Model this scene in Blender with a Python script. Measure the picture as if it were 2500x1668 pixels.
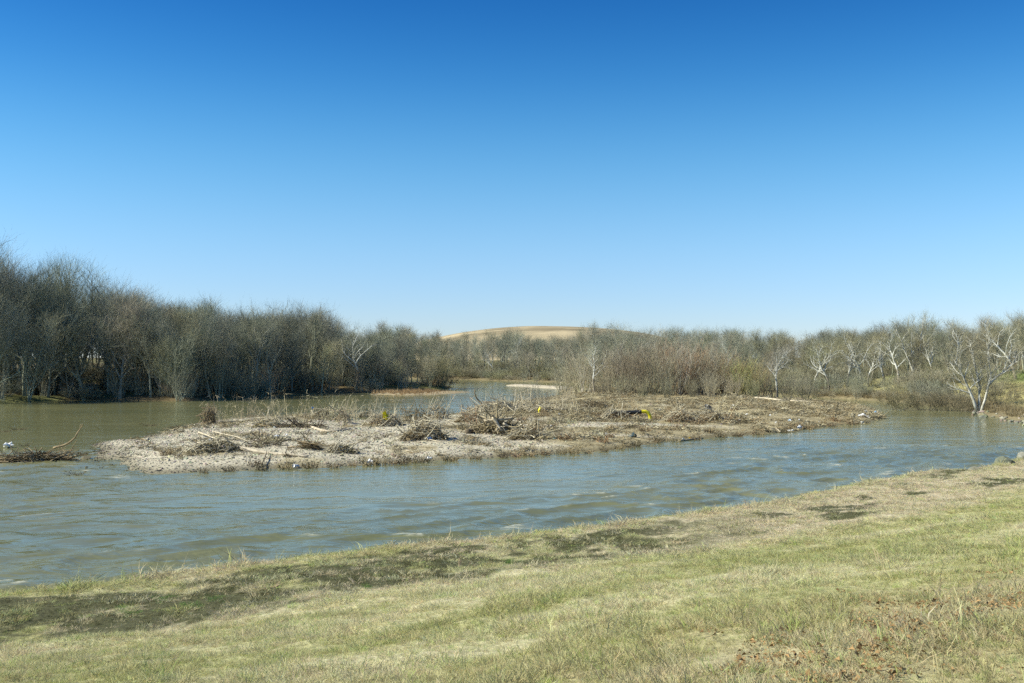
import bpy, math, random
import numpy as np
from mathutils import Vector, Matrix, Euler

for o in list(bpy.data.objects):
    bpy.data.objects.remove(o)
scene = bpy.context.scene
C = scene.collection

# ------------------------------------------------------------------ camera
EYE = 7.0            # metres above the river
F = 2430.0           # focal length of the 2500 px wide photograph, in its pixels
HOR = 868.0          # its horizon row
cam_d = bpy.data.cameras.new('camera')
cam_d.lens = 36.0 * F / 2500.0
cam_d.sensor_width = 36.0
cam_d.clip_start = 0.1
cam_d.clip_end = 20000
cam = bpy.data.objects.new('camera', cam_d)
C.objects.link(cam)
cam.location = (0, 0, EYE)
cam.rotation_euler = (math.radians(90.8), 0, 0)
scene.camera = cam

# ------------------------------------------------------------------ sky and sun
SUN_EL = math.radians(37)
SUN_AZ = math.radians(-96)      # clockwise from the view direction (+Y): from the left
world = bpy.data.worlds.new('World')
scene.world = world
world.use_nodes = True
wn = world.node_tree
wn.nodes.clear()
sky = wn.nodes.new('ShaderNodeTexSky')
sky.sky_type = 'NISHITA'
sky.sun_disc = False
sky.sun_elevation = SUN_EL
sky.sun_rotation = SUN_AZ
sky.altitude = 0
sky.air_density = 1.0
sky.dust_density = 0.0
sky.ozone_density = 6.0
# clear winter air: the same deepening of blue with height, all the way round
wtc = wn.nodes.new('ShaderNodeTexCoord')
wse = wn.nodes.new('ShaderNodeSeparateXYZ')
wn.links.new(wtc.outputs['Generated'], wse.inputs[0])
wr = wn.nodes.new('ShaderNodeValToRGB')
wr.color_ramp.interpolation = 'B_SPLINE'
SKY_STOPS = [(0.0, (0.70, 0.80, 1.0)), (0.04, (0.74, 0.80, 1.0)), (0.11, (0.84, 0.95, 1.0)), (0.19, (0.56, 0.95, 1.0)),
             (0.27, (0.22, 0.70, 0.94)), (0.36, (0.08, 0.44, 0.78)), (1.0, (0.08, 0.44, 0.78))]
while len(wr.color_ramp.elements) < len(SKY_STOPS): wr.color_ramp.elements.new(0.5)
for e, (p, c) in zip(wr.color_ramp.elements, SKY_STOPS): e.position = p; e.color = (*c, 1)
wn.links.new(wse.outputs[2], wr.inputs[0])
wm = wn.nodes.new('ShaderNodeMix'); wm.data_type = 'RGBA'; wm.blend_type = 'MULTIPLY'; wm.inputs[0].default_value = 1.0
wn.links.new(sky.outputs[0], wm.inputs[6]); wn.links.new(wr.outputs[0], wm.inputs[7])
bg = wn.nodes.new('ShaderNodeBackground')
bg.inputs['Strength'].default_value = 0.092
wo = wn.nodes.new('ShaderNodeOutputWorld')
wn.links.new(wm.outputs[2], bg.inputs[0])
wn.links.new(bg.outputs[0], wo.inputs[0])

sun_d = bpy.data.lights.new('sun', 'SUN')
sun_d.energy = 5.0
sun_d.angle = math.radians(0.53)
sun_d.color = (1.0, 0.97, 0.81)
sun = bpy.data.objects.new('sun', sun_d)
C.objects.link(sun)
sv = Vector((math.sin(SUN_AZ) * math.cos(SUN_EL), math.cos(SUN_AZ) * math.cos(SUN_EL), math.sin(SUN_EL)))
sun.rotation_euler = (-sv).to_track_quat('-Z', 'Y').to_euler()
sun.location = sv * 200

scene.view_settings.view_transform = 'Standard'
scene.view_settings.look = 'None'
scene.view_settings.exposure = 0.75
scene.view_settings.gamma = 1.0
scene.render.engine = 'CYCLES'
cy = scene.cycles
cy.use_adaptive_sampling = True
cy.adaptive_threshold = 0.02
cy.max_bounces = 4
cy.diffuse_bounces = 2
cy.glossy_bounces = 2
cy.transmission_bounces = 2
cy.transparent_max_bounces = 4
cy.volume_bounces = 0
cy.use_denoising = False
cy.sample_clamp_indirect = 4
cy.caustics_reflective = False
cy.caustics_refractive = False

# ------------------------------------------------------------------ small helpers
def W(u, v, z=0.0):
    """plan position (metres) of something at height z seen at photo pixel u, v"""
    d = (EYE - z) * F / (v - HOR)
    return ((u - 1250.0) / F * d, d)

def W2(u, d):
    return ((u - 1250.0) / F * d, d)

def upx(x, y):
    return 1250.0 + F * x / y

def hash2(ix, iy, seed):
    h = (ix.astype(np.int64) * 374761393 + iy.astype(np.int64) * 668265263 + seed * 974634533) & 0x7fffffff
    h = ((h ^ (h >> 13)) * 1274126177) & 0x7fffffff
    h = (h ^ (h >> 16)) & 0xffff
    return h / 65535.0

def vnoise(x, y, seed=0):
    x = np.asarray(x, float); y = np.asarray(y, float)
    ix = np.floor(x); iy = np.floor(y)
    fx = x - ix; fy = y - iy
    fx = fx * fx * (3 - 2 * fx); fy = fy * fy * (3 - 2 * fy)
    a = hash2(ix, iy, seed); b = hash2(ix + 1, iy, seed)
    c = hash2(ix, iy + 1, seed); d = hash2(ix + 1, iy + 1, seed)
    return (a * (1 - fx) + b * fx) * (1 - fy) + (c * (1 - fx) + d * fx) * fy

def fbm(x, y, seed=0, o=4):
    s = 0; a = 0.5; t = 0
    for i in range(o):
        s = s + a * vnoise(x * 2 ** i + 13.7 * i, y * 2 ** i - 7.3 * i, seed + i); t += a; a *= 0.5
    return s / t

def sstep(a, b, x):
    t = np.clip((np.asarray(x, float) - a) / (b - a), 0, 1)
    return t * t * (3 - 2 * t)

def poly_sd(px, py, poly):
    """signed distance to a closed polygon, positive inside"""
    px = np.asarray(px, float); py = np.asarray(py, float)
    best = np.full(px.shape, 1e18)
    inside = np.zeros(px.shape, bool)
    n = len(poly)
    for i in range(n):
        x0, y0 = poly[i]; x1, y1 = poly[(i + 1) % n]
        dx, dy = x1 - x0, y1 - y0
        t = np.clip(((px - x0) * dx + (py - y0) * dy) / (dx * dx + dy * dy + 1e-12), 0, 1)
        best = np.minimum(best, (px - x0 - t * dx) ** 2 + (py - y0 - t * dy) ** 2)
        c = ((y0 > py) != (y1 > py))
        with np.errstate(divide='ignore', invalid='ignore'):
            xi = (x1 - x0) * (py - y0) / (y1 - y0 + 1e-15) + x0
        inside ^= c & (px < xi)
    d = np.sqrt(best)
    return np.where(inside, d, -d)

def mesh_np(name, verts, faces_list, smooth=True):
    """faces_list: list of int arrays (n,k) - any mix of tris and quads"""
    me = bpy.data.meshes.new(name)
    verts = np.asarray(verts, np.float32)
    me.vertices.add(len(verts))
    me.vertices.foreach_set('co', verts.ravel())
    loops = np.concatenate([f.ravel() for f in faces_list]) if faces_list else np.zeros(0, int)
    sizes = np.concatenate([np.full(len(f), f.shape[1]) for f in faces_list]) if faces_list else np.zeros(0, int)
    me.loops.add(len(loops))
    me.loops.foreach_set('vertex_index', loops.astype(np.int32))
    me.polygons.add(len(sizes))
    starts = np.concatenate([[0], np.cumsum(sizes)[:-1]]) if len(sizes) else sizes
    me.polygons.foreach_set('loop_start', starts.astype(np.int32))
    me.polygons.foreach_set('loop_total', sizes.astype(np.int32))
    me.polygons.foreach_set('use_smooth', np.full(len(sizes), smooth))
    me.update(calc_edges=True)
    return me

def attr_f(me, name, arr):
    a = me.attributes.new(name, 'FLOAT', 'POINT')
    a.data.foreach_set('value', np.asarray(arr, np.float32).ravel())

def attr_c(me, name, arr):
    a = me.attributes.new(name, 'FLOAT_COLOR', 'POINT')
    arr = np.asarray(arr, np.float32)
    if arr.shape[1] == 3:
        arr = np.concatenate([arr, np.ones((len(arr), 1), np.float32)], 1)
    a.data.foreach_set('color', arr.ravel())

def obj(name, me, m=None, parent=None):
    o = bpy.data.objects.new(name, me)
    C.objects.link(o)
    if m is not None and me is not None and not me.materials:
        me.materials.append(m)
    if parent is not None:
        o.parent = parent
    return o

def tag(o, label=None, cat=None, group=None, kind=None):
    if label: o['label'] = label
    if cat: o['category'] = cat
    if group: o['group'] = group
    if kind: o['kind'] = kind
    return o

def grid_mesh(name, xs, ys, zf, keep=None):
    X, Y = np.meshgrid(xs, ys)
    Z = zf(X, Y)
    nx, ny = len(xs), len(ys)
    V = np.stack([X.ravel(), Y.ravel(), Z.ravel()], 1)
    i = np.arange(ny - 1)[:, None] * nx + np.arange(nx - 1)[None, :]
    i = i.ravel()
    Fq = np.stack([i, i + 1, i + 1 + nx, i + nx], 1)
    if keep is not None:
        k = keep(X, Y, Z).ravel()
        Fq = Fq[k[Fq].any(1)]
        used = np.zeros(len(V), bool); used[Fq.ravel()] = True
        re = np.cumsum(used) - 1
        V = V[used]; Fq = re[Fq]
    return mesh_np(name, V, [Fq]), V

# ------------------------------------------------------------------ materials
def new_mat(name):
    m = bpy.data.materials.new(name)
    m.use_nodes = True
    nt = m.node_tree
    return m, nt, nt.nodes, nt.links, nt.nodes['Principled BSDF']

def N(ns, kind, **kw):
    n = ns.new(kind)
    for k, v in kw.items():
        if k in n.inputs: n.inputs[k].default_value = v
        else: setattr(n, k, v)
    return n

def mixc(ns, ln, fac, a, b, blend='MIX'):
    n = ns.new('ShaderNodeMix'); n.data_type = 'RGBA'; n.blend_type = blend
    for sock, val in ((n.inputs[0], fac), (n.inputs[6], a), (n.inputs[7], b)):
        if isinstance(val, bpy.types.NodeSocket): ln.new(val, sock)
        elif isinstance(val, (int, float)): sock.default_value = val
        else: sock.default_value = (*val, 1) if len(val) == 3 else val
    return n.outputs[2]

def ramp(ns, ln, fac, stops):
    n = ns.new('ShaderNodeValToRGB')
    while len(n.color_ramp.elements) < len(stops): n.color_ramp.elements.new(0.5)
    for e, (p, c) in zip(n.color_ramp.elements, stops):
        e.position = p; e.color = (*c, 1) if len(c) == 3 else c
    ln.new(fac, n.inputs[0])
    return n.outputs[0]

def noise(ns, ln, scale, detail=4, coord='Object', vec=None, rough=0.55):
    n = N(ns, 'ShaderNodeTexNoise', Scale=scale, Detail=detail, Roughness=rough)
    if vec is None:
        tc = ns.new('ShaderNodeTexCoord'); ln.new(tc.outputs[coord], n.inputs['Vector'])
    else:
        ln.new(vec, n.inputs['Vector'])
    return n.outputs['Fac']

def bump(ns, ln, h, b, dist=0.02, strength=0.6):
    n = N(ns, 'ShaderNodeBump', Distance=dist, Strength=strength)
    ln.new(h, n.inputs['Height']); ln.new(n.outputs[0], b.inputs['Normal'])
    return n

def simple_mat(name, col, rough=0.85, nscale=8, var=0.35, bmp=0.0, spec=0.2, objcol=False, inst=False):
    m, nt, ns, ln, b = new_mat(name)
    f = noise(ns, ln, nscale)
    lo = tuple(c * (1 - var) for c in col); hi = tuple(min(1, c * (1 + var)) for c in col)
    c = ramp(ns, ln, f, [(0.3, lo), (0.7, hi)])
    if objcol:
        oi = ns.new('ShaderNodeObjectInfo')
        c = mixc(ns, ln, 1.0, c, oi.outputs['Color'], 'MULTIPLY')
    if inst:
        a = ns.new('ShaderNodeAttribute'); a.attribute_type = 'INSTANCER'; a.attribute_name = 'col'
        c = mixc(ns, ln, 1.0, c, a.outputs['Color'], 'MULTIPLY')
    ln.new(c, b.inputs['Base Color'])
    b.inputs['Roughness'].default_value = rough
    b.inputs['Specular IOR Level'].default_value = spec
    if bmp: bump(ns, ln, f, b, bmp)
    return m

M = {}
M['bark'] = simple_mat('bark', (0.75, 0.72, 0.66), 0.9, 3.0, 0.45, 0.03, objcol=True)
M['twig'] = simple_mat('twigs', (0.9, 0.88, 0.84), 0.85, 0.35, 0.25, objcol=True)
m = simple_mat('grass_blades', (0.9, 0.9, 0.9), 0.7, 6.0, 0.2, spec=0.15, inst=True)
nt = m.node_tree; b = nt.nodes['Principled BSDF']; tl = nt.nodes.new('ShaderNodeBsdfTranslucent'); mx = nt.nodes.new('ShaderNodeMixShader'); mx.inputs[0].default_value = 0.35
nt.links.new(b.inputs['Base Color'].links[0].from_socket, tl.inputs[0]); nt.links.new(b.outputs[0], mx.inputs[1]); nt.links.new(tl.outputs[0], mx.inputs[2])
nt.links.new(mx.outputs[0], nt.nodes['Material Output'].inputs[0])
M['blade'] = m
M['stone'] = simple_mat('river_stones', (0.85, 0.85, 0.84), 0.85, 14.0, 0.25, spec=0.2, inst=True)
M['litter'] = simple_mat('flood_litter', (0.85, 0.85, 0.85), 0.9, 5.0, 0.35, spec=0.1, inst=True)
M['weed'] = simple_mat('dead_weed', (0.9, 0.88, 0.85), 0.9, 2.0, 0.4, objcol=True)
M['wood'] = simple_mat('drift_wood', (0.9, 0.86, 0.8), 0.85, 2.5, 0.4, 0.03, objcol=True)
M['plastic'] = simple_mat('plastic_film', (0.95, 0.95, 0.95), 0.45, 6.0, 0.12, spec=0.4, objcol=True)
M['boulder'] = simple_mat('boulder_rock', (0.95, 0.93, 0.9), 0.9, 1.7, 0.45, 0.06, objcol=True)

# white-barked sycamore: brown flaky bark low on the trunk, chalk white above
m, nt, ns, ln, b = new_mat('sycamore_bark')
tc = ns.new('ShaderNodeTexCoord'); sx = ns.new('ShaderNodeSeparateXYZ'); ln.new(tc.outputs['Object'], sx.inputs[0])
f = noise(ns, ln, 1.3, 5)
ad = N(ns, 'ShaderNodeMath', operation='MULTIPLY_ADD'); ln.new(f, ad.inputs[0]); ad.inputs[1].default_value = 9.0
sub = N(ns, 'ShaderNodeMath', operation='SUBTRACT'); ln.new(sx.outputs[2], sub.inputs[0]); sub.inputs[1].default_value = 7.2
ln.new(sub.outputs[0], ad.inputs[2])
c = ramp(ns, ln, ad.outputs[0], [(0.0, (0.22, 0.19, 0.14)), (0.55, (0.38, 0.365, 0.30)), (1.0, (0.56, 0.56, 0.50))])
ln.new(c, b.inputs['Base Color']); b.inputs['Roughness'].default_value = 0.8
M['sycamore'] = m
m2, nt, ns, ln, b = new_mat('white_bark')
f = noise(ns, ln, 1.8, 5)
c = ramp(ns, ln, f, [(0.36, (0.27, 0.25, 0.19)), (0.52, (0.47, 0.46, 0.40)), (0.78, (0.66, 0.66, 0.60))])
ln.new(c, b.inputs['Base Color']); b.inputs['Roughness'].default_value = 0.8
M['whitebark'] = m2

def ground_mat(name, attr='gcol', fine=9.0, var=0.45, bmp=0.05, rough=0.95):
    m, nt, ns, ln, b = new_mat(name)
    a = ns.new('ShaderNodeAttribute'); a.attribute_name = attr
    f = noise(ns, ln, fine, 6)
    g = ramp(ns, ln, f, [(0.25, (1 - var,) * 3), (0.75, (1 + var * 0.6,) * 3)])
    c = mixc(ns, ln, 1.0, a.outputs['Color'], g, 'MULTIPLY')
    ln.new(c, b.inputs['Base Color'])
    b.inputs['Roughness'].default_value = rough
    b.inputs['Specular IOR Level'].default_value = 0.1
    bump(ns, ln, f, b, bmp, 0.8)
    return m
M['levee'] = ground_mat('levee_turf')
M['bar'] = ground_mat('gravel_bar_ground', fine=6.0, bmp=0.06)
M['woodfloor'] = ground_mat('woodland_floor', fine=2.2, bmp=0.1)
M['hill'] = ground_mat('hill_grass', fine=0.05, var=0.2, bmp=0.2)

# muddy river
m, nt, ns, ln, b = new_mat('muddy_water')
tc = ns.new('ShaderNodeTexCoord')
mp = N(ns, 'ShaderNodeMapping'); mp.inputs['Rotation'].default_value = (0, 0, math.radians(-34)); mp.inputs['Scale'].default_value = (0.42, 1.0, 1.0)
ln.new(tc.outputs['Object'], mp.inputs['Vector'])
n1 = noise(ns, ln, 0.9, 3, vec=mp.outputs[0])
n2 = noise(ns, ln, 3.6, 4, vec=mp.outputs[0])
n3 = noise(ns, ln, 0.05, 3, vec=mp.outputs[0])
ta = ns.new('ShaderNodeAttribute'); ta.attribute_name = 'turb'
fo = ns.new('ShaderNodeAttribute'); fo.attribute_name = 'foam'
base = ramp(ns, ln, n3, [(0.35, (0.135, 0.143, 0.068)), (0.65, (0.195, 0.192, 0.09))])
fn = noise(ns, ln, 5.0, 5, vec=mp.outputs[0], rough=0.7)
fm = N(ns, 'ShaderNodeMath', operation='MULTIPLY'); ln.new(fo.outputs['Fac'], fm.inputs[0])
fr = ramp(ns, ln, fn, [(0.42, (0, 0, 0)), (0.58, (1, 1, 1))]); ln.new(fr, fm.inputs[1])
base2 = mixc(ns, ln, fm.outputs[0], base, (0.5, 0.5, 0.4))
ln.new(base2, b.inputs['Base Color'])
rm = N(ns, 'ShaderNodeMath', operation='MULTIPLY_ADD'); ln.new(fm.outputs[0], rm.inputs[0]); rm.inputs[1].default_value = 0.6; rm.inputs[2].default_value = 0.10
ln.new(rm.outputs[0], b.inputs['Roughness'])
b.inputs['IOR'].default_value = 1.33; b.inputs['Specular IOR Level'].default_value = 0.5
h = N(ns, 'ShaderNodeMath', operation='MULTIPLY_ADD'); ln.new(n2, h.inputs[0]); h.inputs[1].default_value = 0.3; ln.new(n1, h.inputs[2])
hm = N(ns, 'ShaderNodeMath', operation='MULTIPLY_ADD'); ln.new(ta.outputs['Fac'], hm.inputs[0]); hm.inputs[1].default_value = 0.7; hm.inputs[2].default_value = 0.3
mp2 = N(ns, 'ShaderNodeMapping'); mp2.inputs['Rotation'].default_value = (0, 0, math.radians(-34)); mp2.inputs['Scale'].default_value = (0.025, 0.17, 1.0)
ln.new(tc.outputs['Object'], mp2.inputs['Vector'])
cur = ramp(ns, ln, noise(ns, ln, 1.0, 4, vec=mp2.outputs[0], rough=0.6), [(0.36, (0.22, 0.22, 0.22)), (0.62, (1, 1, 1))])
hc = N(ns, 'ShaderNodeMath', operation='MULTIPLY'); ln.new(cur, hc.inputs[0]); ln.new(hm.outputs[0], hc.inputs[1])
h2 = N(ns, 'ShaderNodeMath', operation='MULTIPLY'); ln.new(h.outputs[0], h2.inputs[0]); ln.new(hc.outputs[0], h2.inputs[1])
bump(ns, ln, h2.outputs[0], b, 0.19, 1.0)
M['water'] = m

# ------------------------------------------------------------------ the lie of the land
EDGE_PX = [(0, 1451), (272, 1423), (517, 1378), (640, 1368), (879, 1343), (1118, 1319), (1280, 1305), (1533, 1272),
           (1715, 1245), (1896, 1220), (2041, 1192), (2222, 1158), (2276, 1147), (2330, 1148), (2375, 1149)]
BENCH = 1.2
edge = [W(u, v, BENCH) for u, v in EDGE_PX]
edge = [(-60, -2), (-34, 12), (-20, 20)] + edge + [(27.8, 55.0), (31.2, 58.2), (40, 62), (60, 68), (120, 78), (400, 110)]
levee_poly = edge + [(400, -60), (-60, -60)]

island_poly = [W(u, v) for u, v in [
    (233, 1083), (252, 1117), (309, 1142), (351, 1155), (421, 1157), (491, 1153), (640, 1145), (713, 1144), (805, 1140), (920, 1131),
    (1000, 1130), (1045, 1124), (1173, 1119), (1258, 1116), (1322, 1109), (1407, 1103), (1460, 1101), (1538, 1093), (1589, 1085),
    (1626, 1078), (1734, 1069), (1831, 1061), (1900, 1057), (1940, 1052), (2029, 1040), (2113, 1034), (2154, 1022), (2141, 1004),
    (2100, 990), (2030, 986), (1960, 983)]] + [(38, 158), (33, 176), (27, 190), (17, 205), (11, 206), (9, 190)] + [W(u, v) for u, v in [
    (1385, 969), (1332, 974), (1275, 984), (1215, 992), (1160, 1004), (1100, 1014), (1040, 1020), (960, 1026), (925, 1030), (870, 1031),
    (845, 1021), (830, 1017), (713, 1019), (640, 1024), (570, 1027), (506, 1032), (477, 1036), (407, 1052), (345, 1074)]]
left_poly = [(-400, 60), (-130, 96)] + [W(u, v) for u, v in [(0, 986), (110, 980), (218, 976), (354, 979), (463, 980), (545, 973), (600, 968),
    (736, 961), (872, 959), (954, 956), (1036, 953), (1095, 950)]] + [(-12.5, 222), (-20, 232), (-60, 256), (-150, 300), (-400, 360)]
far_poly = [(-2400, 420), (-200, 352)] + [(-60, 312), (-13, 285), (2, 268), (13, 255), (28, 226), (38, 196), (46, 174)] + [W(u, v) for u, v in [
    (2050, 974), (2162, 981), (2218, 984), (2302, 992), (2345, 997), (2373, 1006), (2415, 1016), (2500, 1032)]] + \
    [(56, 101), (64, 101), (120, 113), (300, 150), (2400, 400), (2400, 2300), (-2400, 2300)]
spit_poly = [W(u, v) for u, v in [(905, 963), (990, 965), (1070, 963.5), (1130, 959.5), (1150, 957.5), (1100, 956), (1000, 957), (930, 959.5)]]
sand_poly = [W(u, v) for u, v in [(1235, 942), (1270, 944), (1330, 948), (1385, 951), (1395, 947), (1330, 943.5), (1270, 940.5)]]

def levee_s(x, y):
    return poly_sd(x, y, levee_poly)

def levee_z(x, y):
    s = levee_s(x, y)
    n = fbm(x * 0.9, y * 0.9, 3, 4) - 0.5
    n2 = fbm(x * 0.25, y * 0.25, 9, 3) - 0.5
    bank = BENCH + s * 1.15
    bench = BENCH + 0.07 * s
    slope = BENCH + 0.50 + 0.187 * (s - 7.2)
    z = np.where(s < 0, bank, np.where(s < 7.2, bench, slope))
    lip = 0.10 * np.exp(-((s - 7.4) / 0.8) ** 2)
    z = z + lip * (0.4 + 1.2 * vnoise(x * 0.5, y * 0.5, 21))
    z = z + np.where(s > -0.2, 0.16 * n + 0.22 * n2 + 0.10 * (fbm(x * 2.0, y * 2.0, 15, 2) - 0.5), 0.3 * n)
    z = np.minimum(z, 5.35 + 0.05 * n)
    return np.maximum(z, -1.6)

def island_z(x, y):
    s = poly_sd(x, y, island_poly)
    s = s + 1.6 * (fbm(x * 0.35, y * 0.35, 5, 4) - 0.5)
    n = fbm(x * 0.22, y * 0.22, 31, 4) - 0.5
    z = np.where(s < 0, s * 0.22, 0.55 * (1 - np.exp(-s / 2.6)) + 0.25 * sstep(3, 14, s) + 0.5 * n * sstep(0, 4, s))
    u = upx(x, np.maximum(y, 1))
    z = z + 0.3 * sstep(135, 165, y) * sstep(0, 5, s)
    return np.maximum(z, -1.5)

def left_z(x, y):
    s = poly_sd(x, y, left_poly) + 2.5 * (fbm(x * 0.2, y * 0.2, 51, 3) - 0.5)
    z = np.where(s < 0, s * 0.3, 1.1 * (1 - np.exp(-s / 3.0)) + 0.8 * sstep(5, 40, s) + 0.9 * (fbm(x * 0.1, y * 0.1, 53) - 0.5) * sstep(0, 6, s))
    return np.maximum(z, -1.5)

def far_z(x, y):
    s = poly_sd(x, y, far_poly) + 2.0 * (fbm(x * 0.2, y * 0.2, 61, 3) - 0.5)
    z = np.where(s < 0, s * 0.35, 1.0 * (1 - np.exp(-s / 2.0)) + 1.2 * sstep(5, 30, s) + 0.8 * (fbm(x * 0.1, y * 0.1, 63) - 0.5) * sstep(0, 6, s))
    # open grassy field and its low terrace at the right edge
    fld = sstep(60, 66, x) * (1 - sstep(175, 200, y)) 
    z = z + fld * (0.9 * sstep(8, 13, s) + 1.2 * sstep(13, 34, s))
    return np.maximum(z, -1.5)

class Sampler:
    """bilinear lookup of a height function, for placing things quickly"""
    def __init__(self, f, x0, x1, y0, y1, st):
        self.x0, self.y0, self.st = x0, y0, st
        xs_ = np.arange(x0, x1, st); ys_ = np.arange(y0, y1, st)
        X, Y = np.meshgrid(xs_, ys_); self.Z = f(X, Y)
    def __call__(self, x, y):
        a = np.clip((np.asarray(x, float) - self.x0) / self.st, 0, self.Z.shape[1] - 1.001); b_ = np.clip((np.asarray(y, float) - self.y0) / self.st, 0, self.Z.shape[0] - 1.001)
        i = a.astype(int); j = b_.astype(int); fx = a - i; fy = b_ - j; Z = self.Z
        return (Z[j, i] * (1 - fx) + Z[j, i + 1] * fx) * (1 - fy) + (Z[j + 1, i] * (1 - fx) + Z[j + 1, i + 1] * fx) * fy
levee_q = Sampler(levee_z, -22, 40, 3, 64, 0.25)
island_q = Sampler(island_z, -50, 62, 52, 214, 0.4)
far_q = Sampler(far_z, -110, 130, 94, 340, 1.2)
left_q = Sampler(left_z, -140, 4, 90, 270, 1.0)

def struct(name, me, m):
    return tag(obj(name, me, m), kind='structure')

def ax(*segs):
    out = []
    for a, b_, st in segs:
        out.append(np.arange(a, b_, st))
    out.append(np.array([segs[-1][1]]))
    return np.concatenate(out)

# riverbed below everything, out to the horizon
me, V = grid_mesh('riverbed', np.linspace(-2600, 2600, 7), np.linspace(-420, 2300, 7), lambda X, Y: np.full(X.shape, -1.7))
attr_c(me, 'gcol', np.tile([0.16, 0.14, 0.09], (len(V), 1)))
struct('riverbed', me, M['woodfloor'])

# near bank: mown levee, mud bench at its foot
def levee_zones(x, y):
    s = levee_s(x, y)
    u = upx(x, np.maximum(y, 1.0))
    a = fbm(x * 0.55, y * 0.55, 71, 4)
    b_ = fbm(x * 0.16 + y * 0.05, y * 0.22, 77, 4)
    rim = 0.9 + 1.0 * vnoise(x * 0.35, y * 0.35, 79)
    lefty = 1 - sstep(1500, 1950, u)
    se = s + 2.2 * (fbm(x * 1.1, y * 1.1, 74, 4) - 0.5)
    band = sstep(rim, rim + 0.25, se) * (1 - sstep(6.9, 7.3, se + 3.0 * (b_ - 0.5)))
    pat = 0.45 * fbm(x * 0.4 + 9, y * 0.6, 75, 3) + 0.55 * fbm(x * 1.3 + 3, y * 1.7, 78, 3)
    fine = fbm(x * 2.2, y * 2.2, 76, 3) - 0.5
    pat = pat + 0.16 * fine
    mud = band * np.maximum(lefty * (1 - 0.9 * sstep(0.575, 0.60, pat)), (1 - lefty) * sstep(0.56, 0.585, a + 0.2 * fine))
    mud = np.maximum(mud, sstep(0.62, 0.645, a + 0.2 * fine) * sstep(0.4, 1.2, s) * (1 - sstep(6, 7.5, s)) * 0.9)
    strawband = (1 - lefty) * sstep(0, 0.5, s) * (1 - sstep(6.0, 8.5, s + 2 * (a - 0.5)))
    green = sstep(0.45, 0.62, fbm(x * 0.12 + 4, y * 0.2, 83, 4)) * (1 - sstep(17, 23, s))
    near = sstep(15, 21, s)
    return s, u, a, b_, mud, strawband, green, near

GREEN = np.array([0.47, 0.465, 0.21]); OLIVE = np.array([0.57, 0.545, 0.275]); STRAW = np.array([0.70, 0.645, 0.40])
PINK = np.array([0.66, 0.575, 0.395]); MUD = np.array([0.085, 0.085, 0.042]); BROWN = np.array([0.47, 0.405, 0.225])

def levee_col(x, y):
    s, u, a, b_, mud, sb, green, near = levee_zones(x, y)
    streak = fbm(x * 0.35 - y * 0.44, (x * 0.62 + y * 0.78) * 0.08, 91, 4)
    c = OLIVE * 0.97 + (STRAW - OLIVE * 0.97) * sstep(0.36, 0.62, streak)[..., None]
    c = c + (GREEN - c) * (0.75 * green)[..., None]
    c = c + (GREEN * 0.9 - c) * (0.45 * (1 - sstep(300, 1000, u)) * sstep(8, 11, s))[..., None]  # left turf a little greener, with some lens vignette darkening put into its colour
    c = c + (BROWN - c) * (0.55 * near * sstep(0.4, 0.6, b_))[..., None]
    c = c + (PINK * 1.0 - c) * (sb * 0.8)[..., None]
    foot = 1 - sstep(7.0, 9.0, s)
    c = c + (PINK * 0.95 + STRAW * 0.05 - c) * (foot * sstep(0.4, 0.6, vnoise(x * 0.8, y * 0.8, 93)) * 0.7)[..., None]
    return c, mud

xs = ax((-60, -18, 1.2), (-18, 34, 0.22), (34, 80, 0.8), (80, 400, 20))
ys = ax((-50, 3, 2), (3, 58, 0.22), (58, 112, 1.5))
me, V = grid_mesh('levee_bank', xs, ys, levee_z, keep=lambda X, Y, Z: Z > -1.5)
c, mud = levee_col(V[:, 0], V[:, 1])
c = c * 0.68
c = c + (MUD - c) * mud[:, None]
c = np.where((levee_s(V[:, 0], V[:, 1]) < -0.15)[:, None], np.array([0.13, 0.11, 0.06]), c)
attr_c(me, 'gcol', c)
struct('levee_bank', me, M['levee'])

# gravel island
def gravel_mask(x, y):
    """1 = clean pale gravel, 0 = silt and flood litter"""
    u = upx(x, np.maximum(y, 1))
    a = fbm(x * 0.12, y * 0.12, 101, 4)
    g = 1 - sstep(1080, 1420, u + 500 * (a - 0.5))
    s = poly_sd(x, y, island_poly)
    streak = sstep(0.60, 0.68, fbm(x * 0.09, y * 0.35, 107, 4)) * (1 - sstep(125, 140, y)) * (1 - sstep(1650, 1850, u))
    g = np.maximum(g, streak * 0.85)
    g = g * (1 - 0.7 * sstep(0.56, 0.64, fbm(x * 0.3, y * 0.3, 109, 4)))
    return g * (1 - sstep(122, 138, y))
xs = ax((-48, -42, 0.8), (-42, 46, 0.3), (46, 60, 0.6)); ys = ax((54, 62, 0.3), (62, 132, 0.3), (132, 212, 0.8))
me, V = grid_mesh('gravel_island', xs, ys, island_z, keep=lambda X, Y, Z: Z > -0.9)
g = gravel_mask(V[:, 0], V[:, 1])
litter = np.array([0.36, 0.305, 0.18]); grav = np.array([0.49, 0.445, 0.335])
n = fbm(V[:, 0] * 0.7, V[:, 1] * 0.7, 111, 4)
c = litter * (0.6 + 0.8 * n[:, None]); c = c + (grav * (0.75 + 0.5 * n[:, None]) - c) * g[:, None]
wet = (1 - sstep(0.05, 0.3, V[:, 2]))[:, None]
c = c + (np.array([0.12, 0.105, 0.06]) - c) * wet * 0.7
attr_c(me, 'gcol', c)
struct('gravel_island', me, M['bar'])

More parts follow.
